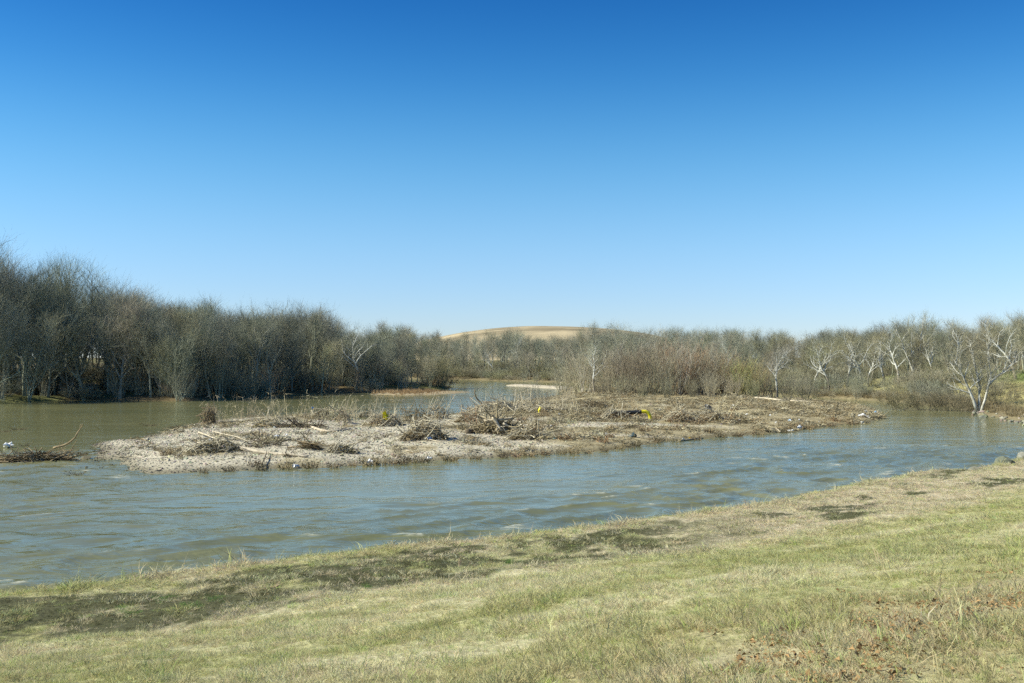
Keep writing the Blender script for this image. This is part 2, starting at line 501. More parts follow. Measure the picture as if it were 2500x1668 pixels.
# low spits out in the river
def spit_z(poly, top):
    def f(x, y):
        s = poly_sd(x, y, poly) + 1.2 * (fbm(x * 0.4, y * 0.4, 121, 3) - 0.5)
        return np.maximum(np.where(s < 0, s * 0.3, top * (1 - np.exp(-s / 1.0))), -1.2)
    return f
for nm, poly, top, col in (('grass_spit', spit_poly, 0.22, (0.36, 0.29, 0.18)), ('sand_spit', sand_poly, 0.4, (0.5, 0.44, 0.33))):
    px = [p[0] for p in poly]; py = [p[1] for p in poly]
    me, V = grid_mesh(nm, np.arange(min(px) - 3, max(px) + 3, 0.4), np.arange(min(py) - 3, max(py) + 3, 0.4), spit_z(poly, top), keep=lambda X, Y, Z: Z > -0.5)
    attr_c(me, 'gcol', np.tile(col, (len(V), 1)))
    struct(nm, me, M['bar'])

def floor_col(V, seed):
    n = fbm(V[:, 0] * 0.15, V[:, 1] * 0.15, seed, 4)[:, None]
    c = np.array([0.15, 0.115, 0.06]) * (0.6 + 0.8 * n)
    gr = sstep(0.5, 0.62, fbm(V[:, 0] * 0.08, V[:, 1] * 0.08, seed + 7, 3))[:, None]
    return c + (np.array([0.17, 0.18, 0.065]) - c) * gr * 0.8
me, V = grid_mesh('left_bank', ax((-400, -110, 8), (-110, 0, 0.9)), ax((55, 120, 4), (120, 262, 0.9), (262, 370, 6)), left_z, keep=lambda X, Y, Z: Z > -1.0)
attr_c(me, 'gcol', floor_col(V, 131)); struct('left_bank', me, M['woodfloor'])
me, V = grid_mesh('far_bank', ax((-2500, -120, 140), (-120, 20, 1.6), (20, 110, 0.8), (110, 300, 8), (300, 2500, 140)),
                  ax((92, 190, 0.8), (190, 360, 1.6), (360, 700, 20), (700, 2290, 150)), far_z, keep=lambda X, Y, Z: Z > -1.0)
c = floor_col(V, 141)
fld = (sstep(57, 61, V[:, 0]) * (1 - sstep(170, 190, V[:, 1])))[:, None] * sstep(0.5, 1.2, V[:, 2])[:, None]
n = fbm(V[:, 0] * 0.3, V[:, 1] * 0.3, 143, 4)[:, None]
fc = np.array([0.42, 0.38, 0.17]) + (np.array([0.2, 0.25, 0.08]) - np.array([0.42, 0.38, 0.17])) * np.clip(sstep(2.6, 3.4, V[:, 2])[:, None] + 0.5 * (n - 0.4), 0, 1)
c = c + (fc - c) * fld
lo = (1 - sstep(0.3, 0.9, V[:, 2]))[:, None]
c = c + (np.array([0.21, 0.18, 0.105]) * (0.6 + 0.8 * n) - c) * lo * 0.8
attr_c(me, 'gcol', c); struct('far_bank', me, M['woodfloor'])

# pale grassy hill a kilometre off
def hill_z(x, y):
    r = np.sqrt(((x - 48) / 232.0) ** 2 + ((y - 1250) / 260.0) ** 2)
    z = 46 * np.clip(1 - r ** 2.2, 0, 1) ** 0.9 + 3.0 * (fbm(x * 0.008, y * 0.008, 151, 4) - 0.5)
    return z - 2.0
me, V = grid_mesh('hill', np.linspace(-330, 420, 90), np.linspace(960, 1560, 60), hill_z)
n = fbm(V[:, 0] * 0.02, V[:, 1] * 0.06, 153, 4)[:, None]
attr_c(me, 'gcol', np.array([0.42, 0.345, 0.215]) * (0.6 + 0.8 * n) * (1 - 0.35 * sstep(0.55, 0.62, fbm(V[:, 0] * 0.012 + V[:, 1] * 0.03, V[:, 1] * 0.05, 157, 4))[:, None]))
struct('hill', me, M['hill'])

# ------------------------------------------------------------------ water
def turb_mask(x, y):
    s = -levee_s(x, y)           # metres out from the near bank
    a = fbm(x * 0.05, y * 0.07, 161, 3)
    t = (1 - sstep(9, 26, s + 16 * (a - 0.5))) * 0.9
    t = np.maximum(t, 0.55 * (1 - sstep(-26, -6, x)) * (1 - sstep(60, 85, y)))
    return np.clip(t + 0.06, 0, 1)
def water_h(x, y):
    ca, sa = math.cos(math.radians(36)), math.sin(math.radians(36))
    p = x * ca + y * sa; q = -x * sa + y * ca
    t = turb_mask(x, y)
    wx = 1.3 * (fbm(p * 0.2, q * 0.2, 163, 2) - 0.5)
    r1 = 1 - np.abs(2 * vnoise(p * 0.34 + wx, q * 0.75 + wx, 165) - 1)
    r2 = 1 - np.abs(2 * vnoise(p * 0.8 + 2 * wx, q * 1.7, 167) - 1)
    sw = fbm(p * 0.12, q * 0.22, 169, 3) - 0.5
    return t, 0.05 * (r1 ** 2 - 0.4) * t * 4 + 0.022 * (r2 ** 2 - 0.4) * t * 3 + 0.10 * sw * t, r1, r2
xs = ax((-2500, -160, 260), (-160, -50, 3), (-50, 62, 0.3), (62, 200, 3), (200, 2500, 260))
ys = ax((5, 18, 1), (18, 75, 0.25), (75, 130, 0.6), (130, 330, 2.5), (330, 700, 40))
me, V = grid_mesh('river', xs, ys, lambda X, Y: water_h(X, Y)[1])
t, h_, r1, r2 = water_h(V[:, 0], V[:, 1])
attr_f(me, 'turb', t)
spots = sstep(0.64, 0.72, fbm(V[:, 0] * 0.5, V[:, 1] * 0.6, 171, 3))
sN = -levee_s(V[:, 0], V[:, 1])
shore = (1 - sstep(2.0, 7.5, sN)) * sstep(0.50, 0.64, fbm(V[:, 0] * 0.35, V[:, 1] * 0.35, 173, 3))
foam = sstep(0.80, 0.97, r1) * sstep(0.45, 0.8, r2) * np.maximum(spots * sstep(0.3, 0.7, t), shore)
attr_f(me, 'foam', foam)
struct('river', me, M['water'])

# ------------------------------------------------------------------ geometry collectors
class Geo:
    def __init__(self): self.v = []; self.t = []; self.q = []; self.n = 0
    def add(self, v, tris=None, quads=None):
        v = np.asarray(v, float).reshape(-1, 3)
        if tris is not None and len(tris): self.t.append(np.asarray(tris, int) + self.n)
        if quads is not None and len(quads): self.q.append(np.asarray(quads, int) + self.n)
        self.v.append(v); self.n += len(v)
    def tube(self, pts, rad, sides=5, cap=True, rough=0.0, rng=None):
        pts = np.asarray(pts, float); k = len(pts)
        rad = np.broadcast_to(np.asarray(rad, float), (k,))
        d = np.gradient(pts, axis=0); d /= np.linalg.norm(d, axis=1)[:, None] + 1e-9
        ref = np.array([0.0, 0, 1]) if abs(d[0, 2]) < 0.8 else np.array([1.0, 0, 0])
        a = np.cross(d, ref); a /= np.linalg.norm(a, axis=1)[:, None] + 1e-9
        b_ = np.cross(d, a)
        th = np.arange(sides) * 2 * math.pi / sides
        R = rad[:, None]
        if rough: R = R * (1 + rough * rng.normal(size=(k, sides)))
        v = pts[:, None, :] + (R * np.cos(th))[..., None] * a[:, None, :] + (R * np.sin(th))[..., None] * b_[:, None, :]
        i = np.arange(k - 1)[:, None] * sides; j = np.arange(sides)[None, :]; j2 = (j + 1) % sides
        q = np.stack([i + j, i + j2, i + sides + j2, i + sides + j], -1).reshape(-1, 4)
        v = v.reshape(-1, 3); tr = None
        if cap:
            v = np.concatenate([v, pts[:1], pts[-1:]])
            jj = np.arange(sides); c0 = k * sides
            tr = np.concatenate([np.stack([np.full(sides, c0), (jj + 1) % sides, jj], 1),
                                 np.stack([np.full(sides, c0 + 1), (k - 1) * sides + jj, (k - 1) * sides + (jj + 1) % sides], 1)])
        self.add(v, tr, q)
    def ribbons(self, P, D, L, Wd, rng, curve=0.25, up=0.1):
        """thin two-joint blades, one per row of P"""
        n = len(P)
        if n == 0: return P, D
        r = rng.normal(size=(n, 3)); s = np.cross(D, r); s /= np.linalg.norm(s, axis=1)[:, None] + 1e-9
        D2 = D + curve * rng.normal(size=(n, 3)) + np.array([0, 0, up]); D2 /= np.linalg.norm(D2, axis=1)[:, None] + 1e-9
        L = np.broadcast_to(L, (n,))[:, None]; Wd = np.broadcast_to(Wd, (n,))[:, None]
        m_ = P + D * L * 0.5; e = m_ + D2 * L * 0.5
        v = np.stack([P - s * Wd * .5, P + s * Wd * .5, m_ + s * Wd * .4, m_ - s * Wd * .4, e], 1).reshape(-1, 3)
        i = np.arange(n) * 5
        self.add(v, np.stack([i + 3, i + 2, i + 4], 1), np.stack([i, i + 1, i + 2, i + 3], 1))
        return e, D2, m_
    def mesh(self, name, smooth=True):
        fl = []
        if self.q: fl.append(np.concatenate(self.q))
        if self.t: fl.append(np.concatenate(self.t))
        return mesh_np(name, np.concatenate(self.v), fl, smooth)

def unit(v):
    v = np.asarray(v, float); return v / (np.linalg.norm(v) + 1e-9)

def grow(p, d, L, n, wig, up, rng):
    pts = [np.array(p, float)]; d = unit(d)
    for i in range(n):
        d = unit(d + wig * rng.normal(size=3) + np.array([0, 0, up]))
        pts.append(pts[-1] + d * L / n)
    return np.array(pts)

def along(pts, t):
    k = len(pts) - 1; x = min(max(t * k, 0), k - 1e-6); i = int(x); f = x - i
    return pts[i] * (1 - f) + pts[i + 1] * f, unit(pts[i + 1] - pts[i])

def side_dir(d, ang, az):
    ref = np.array([0.0, 0, 1]) if abs(d[2]) < 0.95 else np.array([1.0, 0, 0])
    a = unit(np.cross(d, ref)); b_ = np.cross(d, a)
    return unit(d * math.cos(ang) + (a * math.cos(az) + b_ * math.sin(az)) * math.sin(ang))

def gen_tree(seed, H=16.0, stems=1, lean=0.05, cb=0.35, limbs=11, limb_len=0.34, ang=(30, 62), up=0.10, r0=0.014,
             brn=6, sub=4, tw=7, tw2=3, twl=1.0, tww=0.022, trunk_frac=0.82, wig=0.10, spread=0.0, stem_paths=None):
    rng = np.random.default_rng(seed)
    T = Geo(); K = Geo()
    tp, td = [], []
    for si in range(stems):
        if stem_paths is not None:
            tr = np.array(stem_paths[si], float); Ls = H
            rr = r0 * H * (0.75 if si else 1.0)
        else:
            d0 = np.array([rng.normal() * lean, rng.normal() * lean, 1.0])
            if stems > 1:
                az = si * 2 * math.pi / stems + rng.uniform(-0.5, 0.5)
                d0 = d0 + spread * np.array([math.cos(az), math.sin(az), 0])
            Ls = H * trunk_frac * rng.uniform(0.85, 1.0)
            tr = grow((0, 0, -0.3), d0, Ls, 9, wig * 0.55, 0.05, rng)
            rr = r0 * H * (1.0 if stems == 1 else 0.7)
        k = len(tr)
        rad = rr * np.linspace(1, 0.22, k) ** 1.1; rad[0] *= 1.35
        T.tube(tr, rad, 7)
        az = rng.uniform(0, 6.28)
        nl = limbs if stems == 1 else max(4, int(limbs * 1.5 / stems))
        for li in range(nl):
            t = cb + (1 - cb) * (li + rng.uniform(0, 0.9)) / nl
            p, d = along(tr, t); az += 2.4 + rng.uniform(-0.4, 0.4)
            a = math.radians(rng.uniform(*ang)) * (1.1 - 0.45 * t)
            ll = H * limb_len * (1.15 - 0.6 * t) * rng.uniform(0.7, 1.2)
            lp = grow(p, side_dir(d, a, az), ll, 6, wig, up, rng)
            lr = rr * (1 - 0.72 * t) * 0.62
            T.tube(lp, lr * np.linspace(1, 0.3, 7), 5, cap=False)
            for bi in range(brn):
                tb = 0.22 + 0.78 * (bi + rng.uniform(0, 1)) / brn
                bp, bd = along(lp, tb)
                bl = ll * 0.5 * (1.2 - 0.6 * tb) * rng.uniform(0.7, 1.2)
                bpts = grow(bp, side_dir(bd, math.radians(rng.uniform(28, 60)), rng.uniform(0, 6.28)), bl, 4, wig * 1.2, up * 0.8, rng)
                br = max(lr * (1 - 0.7 * tb) * 0.6, 0.026)
                T.tube(bpts, br * np.linspace(1, 0.35, 5), 4, cap=False)
                tp.append(bpts[2:]); td.append(np.diff(bpts, axis=0)[1:])
                for ci in range(sub):
                    tcx = 0.2 + 0.8 * (ci + rng.uniform(0, 1)) / sub
                    cp, cd = along(bpts, tcx)
                    cl = bl * 0.55 * rng.uniform(0.6, 1.2)
                    cpts = grow(cp, side_dir(cd, math.radians(rng.uniform(25, 60)), rng.uniform(0, 6.28)), cl, 3, wig * 1.3, up, rng)
                    K.tube(cpts, max(br * 0.5, 0.013) * np.linspace(1, 0.5, 4), 3, cap=False)
                    tp.append(cpts[1:]); td.append(np.diff(cpts, axis=0))
    P = np.concatenate(tp); D = np.concatenate(td); D = D / (np.linalg.norm(D, axis=1)[:, None] + 1e-9)
    n = len(P); rep = np.repeat(np.arange(n), max(1, tw // 2))
    P1 = P[rep]; D1 = D[rep] * 1.0 + 0.36 * rng.normal(size=(len(rep), 3)) + np.array([0, 0, 0.35])
    D1 /= np.linalg.norm(D1, axis=1)[:, None]
    L1 = 1.7 * twl * rng.uniform(0.5, 1.3, len(rep))
    e, D2, mid = K.ribbons(P1, D1, L1, tww * 1.25, rng, 0.2)
    rep = np.repeat(np.arange(len(e)), tw2)
    pick = rng.uniform(size=len(rep))[:, None]
    P2 = np.where(pick < 0.5, mid[rep], e[rep] * 0.6 + mid[rep] * 0.4)
    D3 = D2[rep] * 0.9 + 0.38 * rng.normal(size=(len(rep), 3)) + np.array([0, 0, 0.25])
    D3 /= np.linalg.norm(D3, axis=1)[:, None]
    K.ribbons(P2, D3, twl * 1.0 * rng.uniform(0.5, 1.3, len(rep)), tww * 0.7, rng)
    zs_ = np.concatenate([v[:, 2] for v in K.v]); k_ = H / np.quantile(zs_, 0.998)
    for G_ in (T, K): G_.v = [v * np.array([1, 1, k_]) if stem_paths is None else v for v in G_.v]
    return T.mesh('trunk'), K.mesh('crown')

def gen_shrub(seed, H=6.0, n=34, base=0.9, spread=0.45, tw=2, tww=0.010, up=0.06, brn=6, twl=0.55):
    rng = np.random.default_rng(seed); T = Geo(); K = Geo(); tp = []; td = []
    for i in range(n):
        az = rng.uniform(0, 6.28); rr = base * math.sqrt(rng.uniform())
        d = np.array([math.cos(az), math.sin(az), 0]) * spread * rng.uniform(0.1, 1.25) + np.array([0, 0, 1.0])
        L = H * rng.uniform(0.6, 1.05)
        st = grow((rr * math.cos(az), rr * math.sin(az), -0.15), d, L, 6, 0.09, up, rng)
        T.tube(st, H * 0.006 * rng.uniform(0.7, 1.5) * np.linspace(1, 0.25, 7), 4, cap=False)
        for bi in range(brn):
            t = 0.2 + 0.8 * (bi + rng.uniform()) / brn
            p, dd = along(st, t)
            bp = grow(p, side_dir(dd, math.radians(rng.uniform(20, 50)), rng.uniform(0, 6.28)), L * 0.3 * (1.2 - 0.6 * t), 3, 0.12, up, rng)
            K.tube(bp, H * 0.0016 * np.linspace(1, 0.5, 4), 3, cap=False)
            tp.append(bp[1:]); td.append(np.diff(bp, axis=0))
    P = np.concatenate(tp); D = np.concatenate(td); D /= np.linalg.norm(D, axis=1)[:, None] + 1e-9
    rep = np.repeat(np.arange(len(P)), tw)
    D1 = D[rep] * 1.0 + 0.3 * rng.normal(size=(len(rep), 3)) + np.array([0, 0, 0.4]); D1 /= np.linalg.norm(D1, axis=1)[:, None]
    L1 = 1.5 * twl * rng.uniform(0.5, 1.3, len(rep))
    e, D2, mid = K.ribbons(P[rep], D1, L1, tww, rng, 0.2)
    D3 = D2 * 0.7 + 0.5 * rng.normal(size=D2.shape); D3 /= np.linalg.norm(D3, axis=1)[:, None]
    K.ribbons(mid, D3, L1 * 0.7, tww * 0.8, rng)
    k_ = H / np.quantile(np.concatenate([v[:, 2] for v in K.v]), 0.995)
    for G_ in (T, K): G_.v = [v * np.array([1, 1, k_]) for v in G_.v]
    return T.mesh('stems'), K.mesh('twigs')

def with_mat(meshes, mats):
    for me, m in zip(meshes, mats): me.materials.append(m)
    return meshes

def plant(kind, meshes, parts, loc, rotz, scale, cols, label, cat, group=None, lean=(0, 0)):
    root = bpy.data.objects.new(kind, None); C.objects.link(root)
    root.empty_display_size = 0.2
    root.location = loc; root.rotation_euler = (lean[0], lean[1], rotz)
    root.scale = (scale, scale, scale) if not isinstance(scale, tuple) else scale
    tag(root, label, cat, group)
    for me, pn, c in zip(meshes, parts, cols):
        o = bpy.data.objects.new(pn, me); C.objects.link(o); o.parent = root; o.color = (*c, 1)
    return root

TREE = ('trunk', 'crown'); SHRUB = ('stems', 'twigs')
BT = [M['bark'], M['twig']]
tall = [with_mat(gen_tree(200 + i, 16, 1, 0.10, (0.16, 0.34, 0.22, 0.42, 0.12, 0.28)[i], (17, 12, 15, 10, 20, 13)[i], (0.36, 0.42, 0.30, 0.46, 0.33, 0.38)[i], ((14, 38), (20, 50), (10, 30), (22, 52), (14, 36), (16, 44))[i], 0.12, wig=(0.10, 0.16, 0.10, 0.18, 0.12, 0.14)[i], sub=3, tw=2, tw2=1, twl=1.25, tww=0.013), BT) for i in range(6)]
broad = [with_mat(gen_tree(220 + i, 14, 1, 0.05, 0.18, 14, 0.44, (20, 48), 0.11, brn=6, sub=3, tw=2, tw2=1, twl=1.1, tww=0.013), BT) for i in range(3)]
multi = [with_mat(gen_tree(240 + i, 13, 3, 0.10, 0.14, 20, 0.34, (18, 46), 0.09, r0=0.011, spread=0.33, sub=3, tw=2, tw2=1, twl=1.0, tww=0.012), BT) for i in range(3)]
syc = [with_mat(gen_tree(260 + i, 14, 1, 0.07, 0.40, 10, 0.42, (28, 56), 0.07, r0=0.02, brn=5, sub=4, tw=2, tw2=1, twl=0.9, tww=0.013, wig=0.17), [M['sycamore'], M['twig']]) for i in range(3)]
shrubs = [with_mat(gen_shrub(280 + i), BT) for i in range(3)]
thin = [with_mat(gen_shrub(290 + i, 5, 14, 0.7, 0.3, 2, 0.012, 0.08, 5), BT) for i in range(2)]
low = [with_mat(gen_shrub(300 + i, 3.0, 40, 1.6, 0.95, 3, 0.014, 0.0, 5, 0.5), BT) for i in range(2)]

R = random.Random(7)
def jit(c, a=0.12):
    k = 1 + R.uniform(-a, a)
    return tuple(max(0, x * k * (1 + R.uniform(-a, a) * 0.4)) for x in c)

def interp(pts, u):
    return float(np.interp(u, [p[0] for p in pts], [p[1] for p in pts]))

def fz(f, x, y):
    q = {island_z: island_q, levee_z: levee_q, left_z: left_q}.get(f)
    if f is far_z and -105 < x < 125 and 96 < y < 335: q = far_q
    return float((q or f)(np.array([x]), np.array([y]))[0])

GREYB = (0.50, 0.505, 0.39); GREYT = (0.315, 0.325, 0.235); TANT = (0.42, 0.385, 0.27); RUST = (0.41, 0.285, 0.17)
OLIV = (0.385, 0.365, 0.225); PALE = (0.49, 0.475, 0.37); DARK = (0.22, 0.215, 0.16); BLUEG = (0.285, 0.305, 0.24)
TONE = {GREYT: 'grey', TANT: 'tan', OLIV: 'olive', PALE: 'pale', BLUEG: 'slate grey', RUST: 'rust', DARK: 'dark'}
def shape_word(me): return 'tall narrow' if me in tall else ('broad crowned' if me in broad else 'many stemmed')

# ---- wood on the left bank
SKY_L = [(-200, 540), (0, 584), (40, 578), (100, 618), (200, 636), (260, 668), (330, 690), (380, 710), (500, 710), (560, 742), (680, 734),
         (750, 732), (785, 748), (815, 772), (850, 790), (900, 802), (960, 806), (1040, 808), (1085, 838), (1110, 868), (1130, 880)]
shore_L = [(-92, 131)] + [W(u, v) for u, v in [(0, 986), (218, 976), (463, 980), (600, 968), (736, 961), (872, 959), (954, 956), (1036, 953), (1090, 950)]]
def shore_pt(sh, t):
    seg = [math.dist(sh[i], sh[i + 1]) for i in range(len(sh) - 1)]; L = sum(seg) * t
    for i, s in enumerate(seg):
        if L <= s or i == len(seg) - 1:
            f = min(L / s, 1); a, b_ = sh[i], sh[i + 1]
            d = ((b_[0] - a[0]) / s, (b_[1] - a[1]) / s)
            return (a[0] + f * (b_[0] - a[0]), a[1] + f * (b_[1] - a[1])), d
        L -= s
def place_tree(x, y, H, zf, meshes, nomH, name, colb, colt, label, group, lean=None, cat='tree'):
    z = fz(zf, x, y)
    if z < 0.05: z = 0.0
    s = H / nomH
    w = s * R.uniform(0.9, 1.2)
    ln_ = lean if lean is not None else (R.uniform(-0.05, 0.05), R.uniform(-0.05, 0.05))
    return plant(name, meshes, TREE if len(meshes) == 2 and meshes in ALLTREES else SHRUB, (x, y, z - 0.1), R.uniform(0, 6.28), (w, w, s), (jit(colb), jit(colt)), label, cat, group, ln_)
ALLTREES = tall + broad + multi + syc

for row, (off, n, hh) in enumerate([(2.5, 32, 0.72), (7, 36, 0.88), (12, 36, 0.97), (18, 34, 1.0), (26, 30, 1.02)]):
    for i in range(n):
        (x, y), d = shore_pt(shore_L, (i + R.uniform(0.05, 0.95)) / n)
        o_ = off + R.uniform(-2.5, 2.5)
        x, y = x - d[1] * o_, y + d[0] * o_
        u = upx(x, y)
        if u < -90 or u > 1092: continue
        top = EYE + (HOR - interp(SKY_L, u)) / F * y
        H = max(5, (top - 1) * hh * R.uniform(0.80, 1.06))
        if row == 0:
            me = R.choice(multi + multi + broad); nH = 13 if me in multi else 14
            lean = (R.uniform(-0.1, 0.1), R.uniform(-0.02, 0.24))
            ct = R.choice([GREYT, GREYT, OLIV, TANT]); lab = '%s %s bare tree leaning out at the waterline of the left bank wood' % (shape_word(me), TONE[ct]); grp = 'front trees of the left bank wood'
        else:
            me = R.choice(tall + tall + broad); nH = 16 if me in tall else 14; lean = None
            ct = R.choice([GREYT, GREYT, GREYT, BLUEG, TANT]); lab = '%s %s bare tree in the %s row of the left bank wood' % (shape_word(me), TONE[ct], ['', 'second', 'middle', 'fourth', 'rear'][row]); grp = 'inner trees of the left bank wood'
        place_tree(x, y, H, left_z, me, nH, 'bare_tree', tuple(c_ * 0.82 for c_ in GREYB), ct, lab, grp, lean)
for i in range(90):
    (x, y), d = shore_pt(shore_L, (i + R.uniform(0, 1)) / 90)
    o_ = R.choice([0.8, 2.0, 4.5, 9, 14, 20]) + R.uniform(-0.5, 1.5); x, y = x - d[1] * o_, y + d[0] * o_
    if upx(x, y) > 1100 or upx(x, y) < -80: continue
    me = R.choice(shrubs + low + thin); nH = 6 if me in shrubs else (3 if me in low else 5)
    place_tree(x, y, R.uniform(2.2, 5.5) if me not in low else R.uniform(1.6, 3), left_z, me, nH, 'bare_shrub', GREYB, (ct := R.choice([GREYT, OLIV, TANT, RUST])),
               TONE[ct] + ' bare shrub in the undergrowth of the left bank wood', 'undergrowth shrubs of the left bank wood', cat='shrub')

# notable ones on the left bank
x, y = W2(1072, 209); place_tree(x, y, 8.0, left_z, shrubs[0], 6, 'willow_shrub', OLIV, (0.40, 0.37, 0.20), 'rounded pale olive willow at the tip of the left bank', None, (0, 0), 'shrub')
x, y = W2(1050, 207); place_tree(x, y, 7.0, left_z, shrubs[1], 6, 'willow_shrub', OLIV, (0.37, 0.34, 0.19), 'pale olive willow just left of the bank tip', None, (0, 0), 'shrub')
x, y = W2(1085, 211); place_tree(x, y, 3.4, left_z, low[0], 3, 'drift_brush', DARK, (0.17, 0.145, 0.09), 'dark heap of drift brush below the willow at the bank tip', None, (0, 0), 'brush')
x, y = W2(868, 190); place_tree(x, y, 13.5, left_z, syc[0], 14, 'sycamore_tree', PALE, GREYT, 'slender white trunked tree leaning right at the left shore', None, (0, 0.16))
x, y = W2(447, 159); place_tree(x, y, 9.0, left_z, syc[1], 14, 'sycamore_tree', PALE, GREYT, 'broken pale trunk with bare white limbs on left shore', None, (0, 0.05))
x, y = W2(532, 160.5); place_tree(x, y, 6.8, left_z, thin[0], 5, 'bare_sapling', PALE, OLIV, 'pale bare sapling over the water behind the leaning dead bush', None, (0, 0.05), 'sapling')
x, y = W2(480, 159.5); place_tree(x, y, 6.0, left_z, shrubs[2], 6, 'bare_shrub', OLIV, OLIV, 'olive bare shrub in the sun beside the broken pale trunk', None, (0, 0), 'shrub')
x, y = W2(610, 164.5); place_tree(x, y, 6.5, left_z, shrubs[0], 6, 'bare_shrub', OLIV, OLIV, 'olive bare shrub sprawling over the left shore by its widest bulge', None, (0, 0.2), 'shrub')

# ---- wood across the river: far centre and right
SKY_F = [(900, 812), (930, 790), (1000, 800), (1100, 822), (1150, 822), (1235, 806), (1300, 818), (1400, 812), (1494, 798), (1576, 810), (1685, 807), (1740, 800), (1790, 804),
         (1830, 822), (1852, 806), (1940, 806), (1970, 815), (2004, 806), (2100, 800), (2232, 795), (2300, 800), (2400, 795), (2500, 790), (2700, 790)]
shore_F = [(-60, 312), (-13, 285), (2, 268), (13, 255), (28, 226), (38, 196), (46, 174)] + [W(u, v) for u, v in [(2050, 974), (2162, 981), (2218, 984), (2302, 992)]]
for row, (off, n, hh) in enumerate([(4, 38, 0.72), (9, 42, 0.86), (15, 42, 0.95), (23, 42, 1.0), (34, 40, 1.02)]):
    for i in range(n):
        (x, y), d = shore_pt(shore_F, (i + R.uniform(0.05, 0.95)) / n)
        o_ = off + R.uniform(-2.5, 2.5)
        x, y = x - d[1] * o_, y + d[0] * o_
        u = upx(x, y)
        if u < 900 or u > 2640 or (x > 61 and y < 156): continue
        top = EYE + (HOR - interp(SKY_F, u)) / F * y
        H = max(5, (top - 1.5) * hh * R.uniform(0.84, 1.1) * (1.05 if u < 1850 else 0.95))
        right = u > 1850
        if u > 1960 and row < 2 and R.random() < 0.75: continue
        if R.random() < (0.05 if right else 0.14) and row in (0, 1, 2):
            me = R.choice(syc); nH = 14
            place_tree(x, y, H, far_z, me, nH, 'sycamore_tree', PALE, OLIV if right else PALE,
                       ('white limbed sycamore rising among the trees of the right bank wood' if right else 'white limbed sycamore rising from the far bank wood below the hill'),
                       ('sycamores of the right bank wood' if right else 'sycamores of the far bank wood'))
        else:
            me = R.choice(tall + broad + (multi if row == 0 else [])); nH = 16 if me in tall else (14 if me in broad else 13)
            ct = R.choice([TANT, OLIV, OLIV, GREYT]) if right else R.choice([GREYT, PALE, TANT, GREYT])
            dk_ = 0.72 if right else 0.9
            place_tree(x, y, H, far_z, me, nH, 'bare_tree', tuple(q_ * dk_ * 0.85 for q_ in GREYB), tuple(q_ * dk_ for q_ in ct),
                       '%s %s bare tree in the %s of the %s' % (shape_word(me), TONE[ct], ['front row', 'second row', 'middle', 'fourth row', 'rear'][row], 'right bank wood' if right else 'far bank wood'),
                       ('trees of the right bank wood' if right else 'trees of the far bank wood'))
for i in range(100):
    (x, y), d = shore_pt(shore_F, (i + R.uniform(0, 1)) / 100)
    o_ = R.choice([1.2, 3, 5, 9]) + R.uniform(-0.4, 1.5); x, y = x - d[1] * o_, y + d[0] * o_
    u = upx(x, y)
    if u > 2420 or u < 1100: continue
    me = R.choice(shrubs + low + low); nH = 3 if me in low else 6
    right = u > 1850
    ct = R.choice([GREYT, OLIV, TANT, TANT]) if not right else R.choice([OLIV, GREYT, DARK])
    place_tree(x, y, R.uniform(1.6, 3.0) if me in low else R.uniform(2.4, 4), far_z, me, nH, 'bare_shrub', GREYB, ct,
               '%s bare %s shrub along the shore of the %s' % (TONE[ct], 'spreading' if me in low else 'upright', 'right bank wood' if right else 'far bank wood'),
               ('shore shrubs of the right bank wood' if right else 'shore shrubs of the far bank wood'), cat='shrub')

